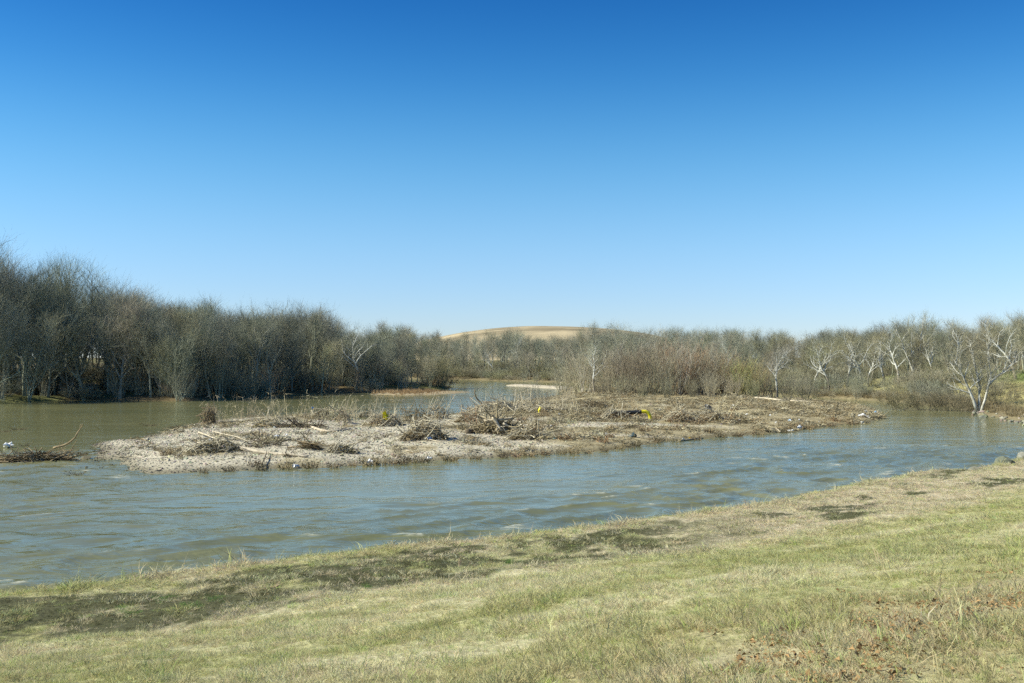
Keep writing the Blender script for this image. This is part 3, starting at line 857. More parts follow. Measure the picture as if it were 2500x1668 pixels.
# ------------------------------------------------------------------ instanced stuff (geometry nodes)
protos = {}
def scatter(name, P, rot, scl, col, idx, meshes, label, cat=None):
    """one stuff object: a cloud of points, each carrying one of a few small meshes"""
    pc = bpy.data.collections.new(name + '_pieces')
    for i, me in enumerate(meshes):
        o = bpy.data.objects.new('%s_piece_%02d' % (name, i), me); pc.objects.link(o)
    me = bpy.data.meshes.new(name)
    me.vertices.add(len(P)); me.vertices.foreach_set('co', np.asarray(P, np.float32).ravel())
    a = me.attributes.new('rot', 'FLOAT_VECTOR', 'POINT'); a.data.foreach_set('vector', np.asarray(rot, np.float32).ravel())
    a = me.attributes.new('scl', 'FLOAT_VECTOR', 'POINT'); a.data.foreach_set('vector', np.asarray(scl, np.float32).ravel())
    attr_c(me, 'col', col)
    a = me.attributes.new('idx', 'INT', 'POINT'); a.data.foreach_set('value', np.asarray(idx, np.int32))
    o = obj(name, me)
    ng = bpy.data.node_groups.new(name + '_nodes', 'GeometryNodeTree')
    ng.interface.new_socket('Geometry', in_out='INPUT', socket_type='NodeSocketGeometry')
    ng.interface.new_socket('Geometry', in_out='OUTPUT', socket_type='NodeSocketGeometry')
    nn, nl = ng.nodes, ng.links
    gi = nn.new('NodeGroupInput'); go = nn.new('NodeGroupOutput')
    ci = nn.new('GeometryNodeCollectionInfo'); ci.inputs['Collection'].default_value = pc
    ci.inputs['Separate Children'].default_value = True; ci.inputs['Reset Children'].default_value = True
    ip = nn.new('GeometryNodeInstanceOnPoints'); ip.inputs['Pick Instance'].default_value = True
    def named(nm, t):
        n = nn.new('GeometryNodeInputNamedAttribute'); n.data_type = t; n.inputs['Name'].default_value = nm
        return n.outputs['Attribute']
    nl.new(gi.outputs[0], ip.inputs['Points']); nl.new(ci.outputs[0], ip.inputs['Instance'])
    nl.new(named('idx', 'INT'), ip.inputs['Instance Index'])
    er = nn.new('FunctionNodeEulerToRotation'); nl.new(named('rot', 'FLOAT_VECTOR'), er.inputs[0])
    nl.new(er.outputs[0], ip.inputs['Rotation'])
    nl.new(named('scl', 'FLOAT_VECTOR'), ip.inputs['Scale'])
    nl.new(ip.outputs[0], go.inputs[0])
    md = o.modifiers.new('pieces', 'NODES'); md.node_group = ng
    return tag(o, label, cat, None, 'stuff')

def tuft_mesh(seed, n=26, h=0.10, rad=0.07, lean=0.7, w=0.006):
    rng = np.random.default_rng(seed); g_ = Geo()
    az = rng.uniform(0, 6.28, n); r_ = rad * np.sqrt(rng.uniform(size=n))
    P = np.stack([r_ * np.cos(az), r_ * np.sin(az), np.full(n, -0.01)], 1)
    az2 = az + rng.normal(size=n) * 0.8; ln_ = lean * rng.uniform(0.2, 1.2, n)
    D = np.stack([np.cos(az2) * ln_, np.sin(az2) * ln_, np.ones(n)], 1); D /= np.linalg.norm(D, axis=1)[:, None]
    g_.ribbons(P, D, h * rng.uniform(0.55, 1.3, n), w * rng.uniform(0.7, 1.3, n), rng, 0.45, -0.25)
    me = g_.mesh('tuft'); me.materials.append(M['blade']); return me

rng = np.random.default_rng(11)
# ---- turf of the levee
def levee_points(n, xr, yr):
    x = rng.uniform(*xr, n); y = rng.uniform(*yr, n)
    s = levee_s(x, y)
    k = (s > -0.35) & (np.abs(x) < 0.56 * y + 5) & (s < 24.5)
    return x[k], y[k], s[k]
xa, ya, sa_ = levee_points(460000, (-18, 36), (4, 60))
dist = np.hypot(xa, ya)
keepp = rng.uniform(size=len(xa)) < np.clip((17.0 / dist) ** 1.1, 0.4, 1)
xa, ya, sa_, dist = xa[keepp], ya[keepp], sa_[keepp], dist[keepp]
c, mud = levee_col(xa, ya)
k = rng.uniform(size=len(xa)) > mud * 0.25
xa, ya, sa_, dist, c, mud = xa[k], ya[k], sa_[k], dist[k], c[k], mud[k]
za = levee_z(xa, ya)
n = len(xa)
c = c * rng.uniform(0.8, 1.18, (n, 1)) * (1 + 0.05 * rng.normal(size=(n, 3)))
gsel = rng.uniform(size=n) < 0.12
c[gsel] = c[gsel] * np.array([0.78, 0.94, 0.6])
dk = np.where(rng.uniform(size=(n, 1)) < 0.35, np.array([[0.115, 0.135, 0.052]]), np.array([[0.155, 0.145, 0.072]]))
c = c + (dk * rng.uniform(0.4, 2.1, (n, 1)) - c) * (np.clip(mud * 1.2, 0, 1) * (dmask := rng.uniform(size=n) < 0.74 + 0.22 * vnoise(xa * 2.5, ya * 2.5, 203)))[:, None]
lump = fbm(xa * 1.4, ya * 1.4, 201, 3)
sc_ = (0.6 + 1.0 * sstep(0.25, 0.75, lump)) * rng.uniform(0.6, 1.2, n) * np.where(mud > 0.3, np.where(dmask, 0.6, 1.15), 1.0)
rimk = (sa_ < 0.9) & (rng.uniform(size=n) < 0.5); sc_ = np.where(rimk, sc_ * 1.6, sc_)
idx = rng.integers(0, 5, n)
tallk = (rng.uniform(size=n) < np.where(sa_ > 15, 0.022, np.where(sa_ < 0.6, 0.07, 0.006))); idx = np.where(tallk, 5, idx)
tufts = [tuft_mesh(400 + i, 28, 0.085, 0.075, 1.6, 0.0042) for i in range(5)] + [tuft_mesh(410, 6, 0.22, 0.06, 0.6, 0.005)]
rot = np.stack([rng.normal(size=n) * 0.12, rng.normal(size=n) * 0.12 , rng.uniform(0, 6.28, n)], 1)
scatter('levee_grass', np.stack([xa, ya, za], 1), rot, sc_[:, None] * np.stack([np.clip(dist / 17, 1, 1.6), np.clip(dist / 17, 1, 1.6), np.ones(n)], 1), c, idx, tufts,
        'short winter grass, straw and olive, covering the near levee slope', 'grass')

# ---- depth of the woods: a mass of trees nobody could count
def joined(meshes, m):
    vs, ts, qs, n_ = [], [], [], 0
    g_ = Geo()
    for me in meshes:
        v = np.zeros(len(me.vertices) * 3, np.float32); me.vertices.foreach_get('co', v)
        li = np.zeros(len(me.loops), np.int32); me.loops.foreach_get('vertex_index', li)
        lt = np.zeros(len(me.polygons), np.int32); me.polygons.foreach_get('loop_total', lt)
        st = np.zeros(len(me.polygons), np.int32); me.polygons.foreach_get('loop_start', st)
        q = li[st[lt == 4][:, None] + np.arange(4)]; t = li[st[lt == 3][:, None] + np.arange(3)]
        g_.add(v.reshape(-1, 3), t, q)
    o = g_.mesh('mass_piece'); o.materials.append(m); return o
wood_pieces = [joined(a, M['litter']) for a in tall[:3] + broad[:2]]
brush_pieces = [joined(a, M['litter']) for a in shrubs[:2] + low]
def wood_mass(name, x, y, zf, top, cols, label, nomH=(16, 16, 16, 14, 14)):
    n = len(x); idx = rng.integers(0, 5, n)
    z = np.maximum(zf(x, y), 0) - 0.1
    H = (top - z) * rng.uniform(0.8, 1.05, n)
    s = H / np.array(nomH)[idx]; w = s * rng.uniform(1.0, 1.4, n)
    cc = np.array(cols)[rng.integers(0, len(cols), n)] * rng.uniform(0.85, 1.15, (n, 1))
    rot = np.stack([rng.normal(size=n) * 0.04, rng.normal(size=n) * 0.04, rng.uniform(0, 6.28, n)], 1)
    scatter(name, np.stack([x, y, z], 1), rot, np.stack([w, w, s], 1), cc, idx, wood_pieces, label, 'wood')
def brush_mass(name, x, y, zf, h, cols, label):
    n = len(x); idx = rng.integers(0, 4, n)
    z = np.maximum(zf(x, y), 0) - 0.1
    s = rng.uniform(*h, n) / np.array([6, 6, 3, 3])[idx]
    cc = np.array(cols)[rng.integers(0, len(cols), n)] * rng.uniform(0.85, 1.15, (n, 1))
    rot = np.stack([np.zeros(n), np.zeros(n), rng.uniform(0, 6.28, n)], 1)
    scatter(name, np.stack([x, y, z], 1), rot, np.repeat(s[:, None], 3, 1) * np.where(idx > 1, 1.0, 1.25)[:, None] ** np.array([1, 1, 0]), cc, idx, brush_pieces, label, 'undergrowth')
def along_shore(sh, n, o0, o1):
    xs_, ys_ = [], []
    for i in range(n):
        (x, y), d = shore_pt(sh, R.random()); o_ = R.uniform(o0, o1)
        xs_.append(x - d[1] * o_); ys_.append(y + d[0] * o_)
    return np.array(xs_), np.array(ys_)
x, y = along_shore(shore_L, 330, 28, 110)
k = (upx(x, y) < 1040); x, y = x[k], y[k]
topL = EYE + (HOR - np.interp(upx(x, y), [p[0] for p in SKY_L], [p[1] for p in SKY_L])) / F * y
wood_mass('left_wood', x, y, left_z, topL * 0.9, [GREYT, BLUEG, DARK], 'grey depth of bare trees behind the left bank front rows')
x, y = along_shore(shore_L, 470, 5, 85); k = upx(x, y) < 1075
brush_mass('left_undergrowth', x[k], y[k], left_z, (1.6, 4.5), [GREYT, DARK, OLIV, BLUEG], 'dim tangled undergrowth filling the left bank wood')
n = 420
x = rng.uniform(-150, 330, n); y = rng.uniform(250, 560, n)
k = (poly_sd(x, y, far_poly) > 40) & (upx(x, y) > 850) & (upx(x, y) < 2700); x, y = x[k], y[k]
topF = EYE + (HOR - np.interp(upx(x, y), [p[0] for p in SKY_F], [p[1] for p in SKY_F])) / F * y
wood_mass('far_wood', x, y, far_z, topF * rng.uniform(0.9, 1.12, len(x)) * np.where(upx(x, y) < 1850, 1.0, 0.95), [GREYT, BLUEG, TANT], 'grey mass of bare trees filling the valley below the hill')
n = 150
n = 280; x = rng.uniform(62, 330, n); y = rng.uniform(240, 420, n); k = (upx(x, y) > 1980) & (upx(x, y) < 2700); x, y = x[k], y[k]
SKY_R = [(1950, 806), (2055, 790), (2150, 786), (2232, 770), (2288, 783), (2358, 783), (2443, 777), (2500, 769), (2700, 765)]
topR = EYE + (HOR - np.interp(upx(x, y), [p[0] for p in SKY_R], [p[1] for p in SKY_R])) / F * y
wood_mass('ridge_wood', x, y, far_z, topR, [DARK, DARK, BLUEG], 'dark rounded crowns of a wood rising behind the right bank')
x, y = along_shore(shore_F, 420, 2, 40); k = (upx(x, y) < 2430) & (upx(x, y) > 1000)
brush_mass('far_undergrowth', x[k], y[k], far_z, (1.6, 4.2), [GREYT, TANT, OLIV, OLIV], 'tangled undergrowth at the foot of the far and right woods')
x, y = along_shore(shore_F, 170, 0.4, 3.0); k = (upx(x, y) < 2400) & (upx(x, y) > 1000)
brush_mass('shore_brush', x[k], y[k], far_z, (0.7, 1.7), [TANT, TANT, (0.3, 0.25, 0.15), OLIV], 'low tan brush and roots hanging along the far and right shores')

# ---- the sycamores one can tell apart along the right bank
vee = with_mat(gen_tree(344, 12, 4, 0, 0.35, 20, 0.30, (22, 48), 0.08, r0=0.020, brn=5, sub=3, tw=2, tw2=1, twl=0.8, tww=0.012, wig=0.15,
      stem_paths=[[(0, 0, -.3), (0, 0, 2.6), (-.6, 0, 4.2), (-1.5, 0, 6.0), (-2.2, 0, 8.0), (-3.4, 0, 10.4)],
                  [(0, 0, 2.2), (.1, 0, 3.8), (-.1, .1, 5.6), (-.2, .1, 7.5), (.0, .2, 10.8)],
                  [(0, 0, 2.2), (.7, 0, 4.2), (1.6, 0, 5.8), (2.8, 0, 7.4), (4.4, -.1, 9.6)],
                  [(1.5, 0, 5.6), (1.7, .2, 7.4), (1.9, .3, 9.0), (2.3, .4, 11.0)]]), [M['whitebark'], M['twig']])
ALLTREES.append(vee)
for u, d, H, me, ln_, lab in [(2022, 168, 9.8, syc[0], (0, -0.12), 'crooked sycamore, leftmost of the white trunks on the right bank'),
                              (2067, 171, 10.4, syc[1], (0, 0.04), 'spreading sycamore, second white trunk from the left on the right bank'),
                              (2102, 170, 10.9, syc[2], (0, 0.0), 'straight tall sycamore, third white trunk from the left on the right bank'),
                              (2121, 172, 9.0, syc[0], (0, 0.03), 'slim sycamore close beside the straight tall one'),
                              (2158, 169, 9.5, syc[1], (0, 0.0), 'short sycamore left of the one with the long left limb'),
                              (2192, 166, 9.8, syc[2], (0, -0.10), 'leaning sycamore just left of the great forked one'),
                              (2228, 164, 10.6, vee, (0, 0), 'great white sycamore forking into a wide V on the right bank'),
                              (2282, 166, 9.8, syc[0], (0, 0.05), 'slim sycamore just right of the great forked one'),
                              (2328, 165, 10.4, syc[1], (0, 0.0), 'tall sycamore halfway between the forked one and the field'),
                              (1985, 172, 10.2, syc[2], (0, 0.08), 'small sycamore beyond the tip of the island thicket')]:
    x, y = W2(u, d)
    o = place_tree(x, y, H, far_z, me, 12 if me is vee else 14, 'sycamore_tree', PALE, OLIV, lab, None, ln_)
    if me is vee: o.rotation_euler = (0, 0, 0)

# ---- field edge trees at the far right
for u, d, H, me, nm, lab in [(2478, 152, 11.0, syc[2], 'sycamore_tree', 'white trunked sycamore at the right picture edge behind the green field'),
                             (2440, 160, 10.2, broad[0], 'bare_tree', 'broad bare tree behind the green field, left of the white trunk'),
                             (2545, 162, 11, broad[1], 'bare_tree', 'broad bare tree behind the green field, right of the white trunk'),
                             (2500, 168, 11, tall[1], 'bare_tree', 'tall bare tree standing behind the white trunk by the field')]:
    x, y = W2(u, d)
    place_tree(x, y, H, far_z, me, 14 if me not in tall else 16, nm, GREYB, OLIV, lab, None)

# ---- the lone sycamore on the right shore: three white stems from one foot
def curve3(*p): return [np.array(q, float) for q in p]
stemsP = [curve3((0, 0, -.3), (-.5, .1, 1.4), (-1.1, .2, 2.9), (-1.7, .2, 4.3), (-2.4, .1, 5.6), (-3.1, 0, 6.7)),
          curve3((.1, .1, -.3), (.25, .2, 1.5), (.3, .3, 3.0), (.15, .4, 4.6), (-.3, .4, 6.2), (-.7, .3, 8.2)),
          curve3((.2, -.1, -.3), (.8, -.1, 1.5), (1.2, -.1, 3.2), (1.6, 0, 4.6), (1.3, .1, 6.4), (1.5, .2, 8.8)),
          curve3((1.25, -.1, 3.3), (2.2, -.2, 4.3), (3.2, -.2, 5.0), (4.2, -.2, 6.0), (4.9, -.3, 7.2))]
lone = with_mat(gen_tree(333, 9.6, 4, 0, 0.26, 32, 0.29, (24, 52), 0.08, r0=0.022, brn=5, sub=3, tw=2, tw2=1, twl=0.55, tww=0.012, wig=0.15, stem_paths=stemsP), [M['whitebark'], M['twig']])
ALLTREES.append(lone)
x, y = W(2387, 994, 0.7)
z = fz(far_z, x, y)
plant('sycamore_tree', lone, TREE, (x, y, z), 0, 1.0, (PALE, (0.36, 0.33, 0.22)), 'lone white sycamore with three stems leaning over the right shore', 'tree')
x0, y0 = x, y
for du, dd, h, lab in [(-75, 5, 2.7, 'dark dense shrub to the left of the lone sycamore'), (-45, 3, 2.2, 'low dark shrub against the left foot of the lone sycamore'),
                       (50, 6, 2.8, 'dark shrub to the right of the lone sycamore by the field'), (-130, 6, 2.5, 'wide dark shrub on the right shore, second left of the lone sycamore'),
                       (-190, 7, 2.6, 'rounded brown shrub on the right shore, third left of the lone sycamore')]:
    x, y = W2(2387 + du, y0 + dd)
    place_tree(x, y, h, far_z, low[R.randrange(2)], 3, 'bare_shrub', DARK, (0.19, 0.175, 0.11), lab, None, (0, 0), 'shrub')

# ------------------------------------------------------------------ the island
def at(u, v):
    z = 0.5
    for _ in range(5):
        x, y = W(u, v, z); z = max(fz(island_z, x, y), 0.0)
    return x, y, z

# willows and trees on its back
WIL = [(1376, 178, 6.0, 'P'), (1400, 172, 7.4, 'P'), (1425, 168, 8.2, 'P'), (1468, 165, 7.6, 'P'), (1500, 158, 7.8, 'G'), (1530, 160, 8.6, 'B'), (1556, 152, 8.2, 'B'),
       (1588, 158, 8.8, 'B'), (1612, 151, 8.2, 'G'), (1640, 160, 9.0, 'R'), (1668, 153, 8.8, 'R'), (1694, 160, 8.8, 'B'), (1718, 152, 7.6, 'G'), (1748, 158, 8.0, 'R'),
       (1776, 153, 7.6, 'R'), (1802, 151, 6.4, 'Y'), (1828, 153, 6.2, 'Y'), (1858, 158, 6.6, 'R'), (1884, 153, 5.2, 'G'), (1925, 156, 5.0, 'G'), (1962, 153, 4.4, 'G'),
       (1570, 145, 3.6, 'G'), (1630, 145, 3.6, 'G'), (1690, 146, 3.2, 'G'), (1735, 144, 4.2, 'P'), (1790, 146, 3.8, 'P'), (1840, 147, 3.4, 'O'), (1520, 147, 3.4, 'G'), (1470, 150, 3.2, 'G')]
WC = {'P': ('pale grey', (0.50, 0.47, 0.34)), 'G': ('grey', (0.37, 0.345, 0.245)), 'B': ('dark brown', (0.31, 0.265, 0.19)), 'R': ('rust tinged', (0.41, 0.31, 0.195)),
      'Y': ('yellow green', (0.46, 0.42, 0.185)), 'O': ('olive', OLIV)}
for u, d, H, k in WIL:
    x, y = W2(u, d); nm, col = WC[k]
    me = shrubs[R.randrange(3)]
    sz = 'low' if H < 4.5 else 'tall'
    place_tree(x, y, H, island_z, me, 6, 'willow_shrub', tuple(c * 0.9 for c in col), jit(col, 0.08), '%s bare %s willow in the thicket on the back of the island' % (sz, nm),
               'island thicket willows, %s %s' % (sz, nm), (0, 0), 'shrub')
for u, d, H, me, nm, ln_, lab in [(1453, 161, 9.6, syc[0], 'sycamore_tree', (0, 0), 'slim pale tree at the left end of the island thicket'),
                                  (1432, 164, 8.0, thin[0], 'bare_sapling', (0, -0.1), 'pale sapling leaning left beside the slim pale tree'),
                                  (1645, 151, 9.0, thin[1], 'bare_sapling', (0, 0.05), 'slim pale stemmed sapling in the middle of the island thicket'),
                                  (1893, 151, 9.4, syc[1], 'sycamore_tree', (0, -0.22), 'white barked tree leaning left at the right end of the thicket'),
                                  (1770, 156, 8.6, syc[2], 'sycamore_tree', (0, 0.0), 'pale trunked tree standing among the rust tinged willows')]:
    x, y = W2(u, d)
    place_tree(x, y, H, island_z, me, 14 if me in syc else 5, nm, PALE, PALE, lab, None, ln_, 'tree' if me in syc else 'sapling')

# gravel
def stone_mesh(seed):
    rg = np.random.default_rng(seed)
    v = np.array([(1, 0, 0), (-1, 0, 0), (0, 1, 0), (0, -1, 0), (0, 0, 1), (0, 0, -1), (.7, .7, .3), (-.7, .7, -.2), (.6, -.7, -.3), (-.7, -.6, .3)], float)
    v = v * rg.uniform(0.75, 1.2, v.shape) * np.array([0.5, 0.4, 0.26])
    import bmesh
    bm = bmesh.new()
    for p in v: bm.verts.new(p)
    bmesh.ops.convex_hull(bm, input=bm.verts)
    me = bpy.data.meshes.new('stone'); bm.to_mesh(me); bm.free(); me.materials.append(M['stone']); return me
stones = [stone_mesh(500 + i) for i in range(5)]
n = 150000
x = rng.uniform(-46, 30, n); y = rng.uniform(56, 128, n); z = island_z(x, y)
gm = gravel_mask(x, y)
k = (z > -0.06) & (rng.uniform(size=n) < gm * np.where(y < 100, 0.9, 0.6) + 0.02)
x, y, z = x[k], y[k], z[k]; n = len(x)
size = 0.085 * np.exp(rng.normal(size=n) * 0.5) * (0.7 + 0.6 * fbm(x * 0.2, y * 0.2, 401, 3))
tone = rng.uniform(0.7, 1.15, (n, 1)) * np.array([0.52, 0.475, 0.365]) * (1 + 0.07 * rng.normal(size=(n, 3)))
tone = tone * (0.42 + 0.58 * sstep(0.02, 0.26, z))[:, None]
scatter('gravel', np.stack([x, y, z + 0.015], 1), np.stack([rng.normal(size=n) * 0.4, rng.normal(size=n) * 0.4, rng.uniform(0, 6.28, n)], 1),
        size[:, None] * rng.uniform(0.8, 1.3, (n, 3)), tone, rng.integers(0, 5, n), stones, 'pale river pebbles covering the gravel end of the island', 'gravel')
# half drowned stones off the gravel tip
n = 260
uu = rng.uniform(130, 360, n); vv = 1118 + (uu - 130) * 0.11 + rng.normal(size=n) * 14
P = [W(a, b_) for a, b_ in zip(uu, vv)]
P = np.array([(a, b_, 0.0) for a, b_ in P])
scatter('drowned_stones', P, rng.uniform(-.3, .3, (n, 3)), (0.10 * np.exp(rng.normal(size=n) * 0.5))[:, None] * np.ones((1, 3)),
        rng.uniform(0.3, 0.9, (n, 1)) * np.array([0.35, 0.31, 0.2]), rng.integers(0, 5, n), stones, 'half drowned stones breaking the shallows off the gravel tip', 'stones')

# litter mat: twigs and dead leaves left by the flood
def litter_mesh(seed, n=64, L=0.32, rad=0.42, h=0.12):
    rg = np.random.default_rng(seed); g_ = Geo()
    az = rg.uniform(0, 6.28, n); r_ = rad * np.sqrt(rg.uniform(size=n))
    P = np.stack([r_ * np.cos(az), r_ * np.sin(az), h * rg.uniform(size=n) * (1 - r_ / rad * 0.6)], 1)
    D = np.stack([rg.normal(size=n), rg.normal(size=n), 0.28 * rg.normal(size=n) + 0.08], 1); D /= np.linalg.norm(D, axis=1)[:, None]
    g_.ribbons(P, D, L * rg.uniform(0.2, 1.1, n), rg.uniform(0.008, 0.036, n), rg, 0.5, 0)
    me = g_.mesh('litter'); me.materials.append(M['litter']); return me
lits = [litter_mesh(520 + i) for i in range(4)] + [litter_mesh(530, 26, 0.8, 0.35, 0.18)]
n = 60000
x = rng.uniform(-40, 56, n); y = rng.uniform(58, 200, n); z = island_z(x, y)
gm = gravel_mask(x, y); pat = fbm(x * 0.35, y * 0.35, 301, 4)
dens = (1 - gm) * (0.45 + 0.8 * sstep(0.42, 0.6, pat)) + 0.05
k = (z > 0.04) & (rng.uniform(size=n) < dens * np.where(y > 140, 0.4, 0.72))
x, y, z, pat = x[k], y[k], z[k], pat[k]; n = len(x)
pal = np.array([(0.49, 0.435, 0.285), (0.42, 0.365, 0.225), (0.34, 0.285, 0.17), (0.53, 0.48, 0.345), (0.28, 0.235, 0.14), (0.41, 0.315, 0.18)])
cc = pal[rng.integers(0, 6, n)] * rng.uniform(0.75, 1.2, (n, 1))
sz = rng.uniform(0.6, 1.35, n) * (0.7 + 0.9 * sstep(0.45, 0.68, pat))
scatter('flood_litter', np.stack([x, y, z], 1), np.stack([rng.normal(size=n) * 0.2, rng.normal(size=n) * 0.2, rng.uniform(0, 6.28, n)], 1),
        sz[:, None] * np.ones((1, 3)), cc, rng.integers(0, 5, n), lits, 'brown mat of flood litter, twigs and leaves on the island', 'litter')
# rusty grass on the spit
n = 900
sp = np.array(spit_poly); x = rng.uniform(sp[:, 0].min(), sp[:, 0].max(), n); y = rng.uniform(sp[:, 1].min(), sp[:, 1].max(), n)
z = spit_z(spit_poly, 0.22)(x, y); k = z > 0.02; x, y, z = x[k], y[k], z[k]; n = len(x)
spitw = [tuft_mesh(540 + i, 30, 0.9, 0.3, 0.5, 0.03) for i in range(3)]
lefts = 1 - sstep(-17, -11, x)
scatter('spit_grass', np.stack([x, y, z], 1), np.stack([np.zeros(n), np.zeros(n), rng.uniform(0, 6.28, n)], 1),
        (rng.uniform(0.3, 1.0, n) ** 1.5 * (0.2 + 0.8 * lefts))[:, None] * np.array([[0.8, 0.8, 1.0]]), np.array([0.44, 0.31, 0.17]) * rng.uniform(0.7, 1.25, (n, 1)), rng.integers(0, 3, n), spitw,
        'rust coloured dead grass along the low spit in midstream', 'grass')

# ---- single things lying on the island
def gen_weed(seed, h=0.7, n=16, rad=0.25, leaf=7, lean=0.55, lw=0.035):
    rg = np.random.default_rng(seed); g_ = Geo()
    az = rg.uniform(0, 6.28, n); r_ = rad * np.sqrt(rg.uniform(size=n))
    P = np.stack([r_ * np.cos(az), r_ * np.sin(az), np.full(n, -0.05)], 1)
    D = np.stack([np.cos(az) * lean * rg.uniform(0.1, 1, n) + 0.25, np.sin(az) * lean * rg.uniform(0.1, 1, n), np.ones(n)], 1); D /= np.linalg.norm(D, axis=1)[:, None]
    e, D2, mid = g_.ribbons(P, D, h * rg.uniform(0.5, 1.2, n), 0.022, rg, 0.3, 0)
    r2_ = np.repeat(np.arange(n), leaf); f = rg.uniform(size=(len(r2_), 1))
    Q = P[r2_] + (e[r2_] - P[r2_]) * f
    D3 = rg.normal(size=(len(r2_), 3)) + D2[r2_] * 0.4; D3 /= np.linalg.norm(D3, axis=1)[:, None]
    g_.ribbons(Q, D3, h * 0.28 * rg.uniform(0.4, 1.2, len(r2_)), lw, rg, 0.5, 0)
    me = g_.mesh('dead_weed'); me.materials.append(M['weed']); return me
weeds = [gen_weed(560 + i, 0.6, 20, 0.35, 9, 0.8) for i in range(3)]
wands = [gen_weed(570 + i, 2.3, 16, 0.55, 4, 0.32, 0.018) for i in range(3)]
def weed(u, v, me, s, col, label, group=None, cat='weed', rz=None, lean=(0, 0), name='dead_weed'):
    x, y, z = at(u, v)
    o = obj(name, me); o.location = (x, y, z); o.scale = (s * R.uniform(0.9, 1.4), s * R.uniform(0.9, 1.3), s)
    o.rotation_euler = (lean[0], lean[1], R.uniform(0, 6.28) if rz is None else rz); o.color = (*jit(col), 1)
    return tag(o, label, cat, group)
WB = (0.33, 0.255, 0.145); WD = (0.18, 0.145, 0.085); WT = (0.60, 0.53, 0.35)
# along the near waterline
near_edge = [(500, 1148), (560, 1147), (640, 1141), (700, 1140), (760, 1138), (815, 1136), (862, 1131), (905, 1126), (930, 1124), (960, 1123), (985, 1125), (1008, 1122), (1030, 1119), (1100, 1115),
             (1160, 1112), (1230, 1112), (1262, 1109), (1290, 1108), (1330, 1105), (1372, 1099), (1400, 1097), (1435, 1097), (1475, 1096), (1510, 1091), (1530, 1089), (1552, 1087), (1600, 1079),
             (1650, 1073), (1700, 1068), (1760, 1063), (1800, 1060), (1850, 1056), (1915, 1051), (1970, 1045), (2030, 1036), (2080, 1032)]
for u, v in near_edge:
    weed(u, v, R.choice(weeds), R.uniform(0.7, 1.35), R.choice([WB, WD, WB]), 'brown dead weed clump at the near waterline of the island', 'weed clumps along the near waterline')
for i in range(46):
    u = R.uniform(300, 1120); v = R.uniform(1052, 1128)
    x, y, z = at(u, v)
    if z < 0.12: continue
    weed(u, v, R.choice(weeds), R.uniform(0.35, 0.9), R.choice([WB, WD, WT]), 'small dead weed clump on the open pale gravel', 'weed clumps on the open gravel')
for i in range(70):
    u = R.uniform(1150, 2090); v = R.uniform(992, 1080)
    x, y, z = at(u, v)
    if z < 0.15: continue
    weed(u, v, R.choice(weeds + weeds + wands[:1]), R.uniform(0.7, 1.4), R.choice([WB, WB, WT, (0.38, 0.25, 0.13)]), 'brown dead weed standing in the flood litter of the island', 'weeds in the flood litter')
for i in range(26):
    u = 510 + i * 19 + R.uniform(-12, 12); v = 1022 + R.uniform(-2, 7)
    weed(u, v, R.choice(wands), R.uniform(0.7, 1.35), WT, 'tuft of tall straw wands on the far edge of the gravel', 'straw wands on the far edge of the gravel')
for i in range(14):
    u = 1225 + i * 12 + R.uniform(-8, 8); v = 984 + R.uniform(-3, 8)
    weed(u, v, R.choice(wands), R.uniform(0.9, 1.6), (0.48, 0.42, 0.3), 'pale straw wands rising behind the upper driftwood pile', 'straw wands behind the upper driftwood pile')

def brush(name, u, v, L, Wd, H, nst, rz, cs, cl, label, leaf=1.0, cat='brush', seed=0, slen=1.9, xyz=None, lean=0.5, thick=1.25):
    rg = np.random.default_rng(900 + seed); A = Geo(); B = Geo()
    for i in range(nst):
        a, b_ = rg.uniform(-1, 1), rg.normal() * 0.35
        hh = H * max(0.05, (1 - a * a) * (1 - min(1, b_ * b_))) * rg.uniform(0.1, 1)
        ll = slen * rg.uniform(0.4, 1.2); d = np.array([rg.normal() + 0.7, 0.6 * rg.normal(), lean * rg.normal() + 0.12])
        p = np.array([a * L / 2, b_ * Wd, hh]) - unit(d) * ll / 2; p[2] = max(p[2], 0.0)
        A.tube(grow(p, d, ll, 4, 0.12, 0.0, rg), thick * rg.uniform(0.012, 0.04) * np.linspace(1, 0.4, 5), 4, cap=False)
    nl = int(nst * 9 * leaf)
    a = rg.uniform(-1, 1, nl); b_ = rg.normal(size=nl) * 0.35
    hh = H * 0.85 * np.maximum(0.05, (1 - a * a) * (1 - np.minimum(1, b_ * b_))) * rg.uniform(0, 1, nl)
    D = rg.normal(size=(nl, 3)) * np.array([1, 1, 0.6]) + np.array([0.5, 0, 0]); D /= np.linalg.norm(D, axis=1)[:, None]
    B.ribbons(np.stack([a * L / 2, b_ * Wd, hh], 1), D, rg.uniform(0.12, 0.5, nl), rg.uniform(0.02, 0.06, nl), rg, 0.5, 0)
    x, y, z = xyz if xyz else at(u, v)
    root = bpy.data.objects.new(name, None); C.objects.link(root); root.location = (x, y, z); root.rotation_euler = (0, 0, rz); root.empty_display_size = 0.2
    tag(root, label, cat)
    o = obj('sticks', A.mesh('sticks', True), M['wood'], root); o.color = (*cs, 1)
    o = obj('dead_leaves', B.mesh('dead_leaves', True), M['weed'], root); o.color = (*cl, 1)
    return root
LS = (0.60, 0.54, 0.39); LL = (0.45, 0.38, 0.225); LDK = (0.29, 0.245, 0.14)
brush('brush_pile', 535, 1102, 3.4, 1.1, 0.95, 90, 0.2, LS, (0.2, 0.165, 0.085), 'tangled brush pile round the root end of the long pale log', seed=1)
brush('brush_pile', 662, 1088, 2.0, 0.9, 0.7, 16, -0.3, (0.1, 0.085, 0.06), LDK, 'dark forked dead branches on the gravel behind the long log', 0.5, seed=2, lean=0.9)
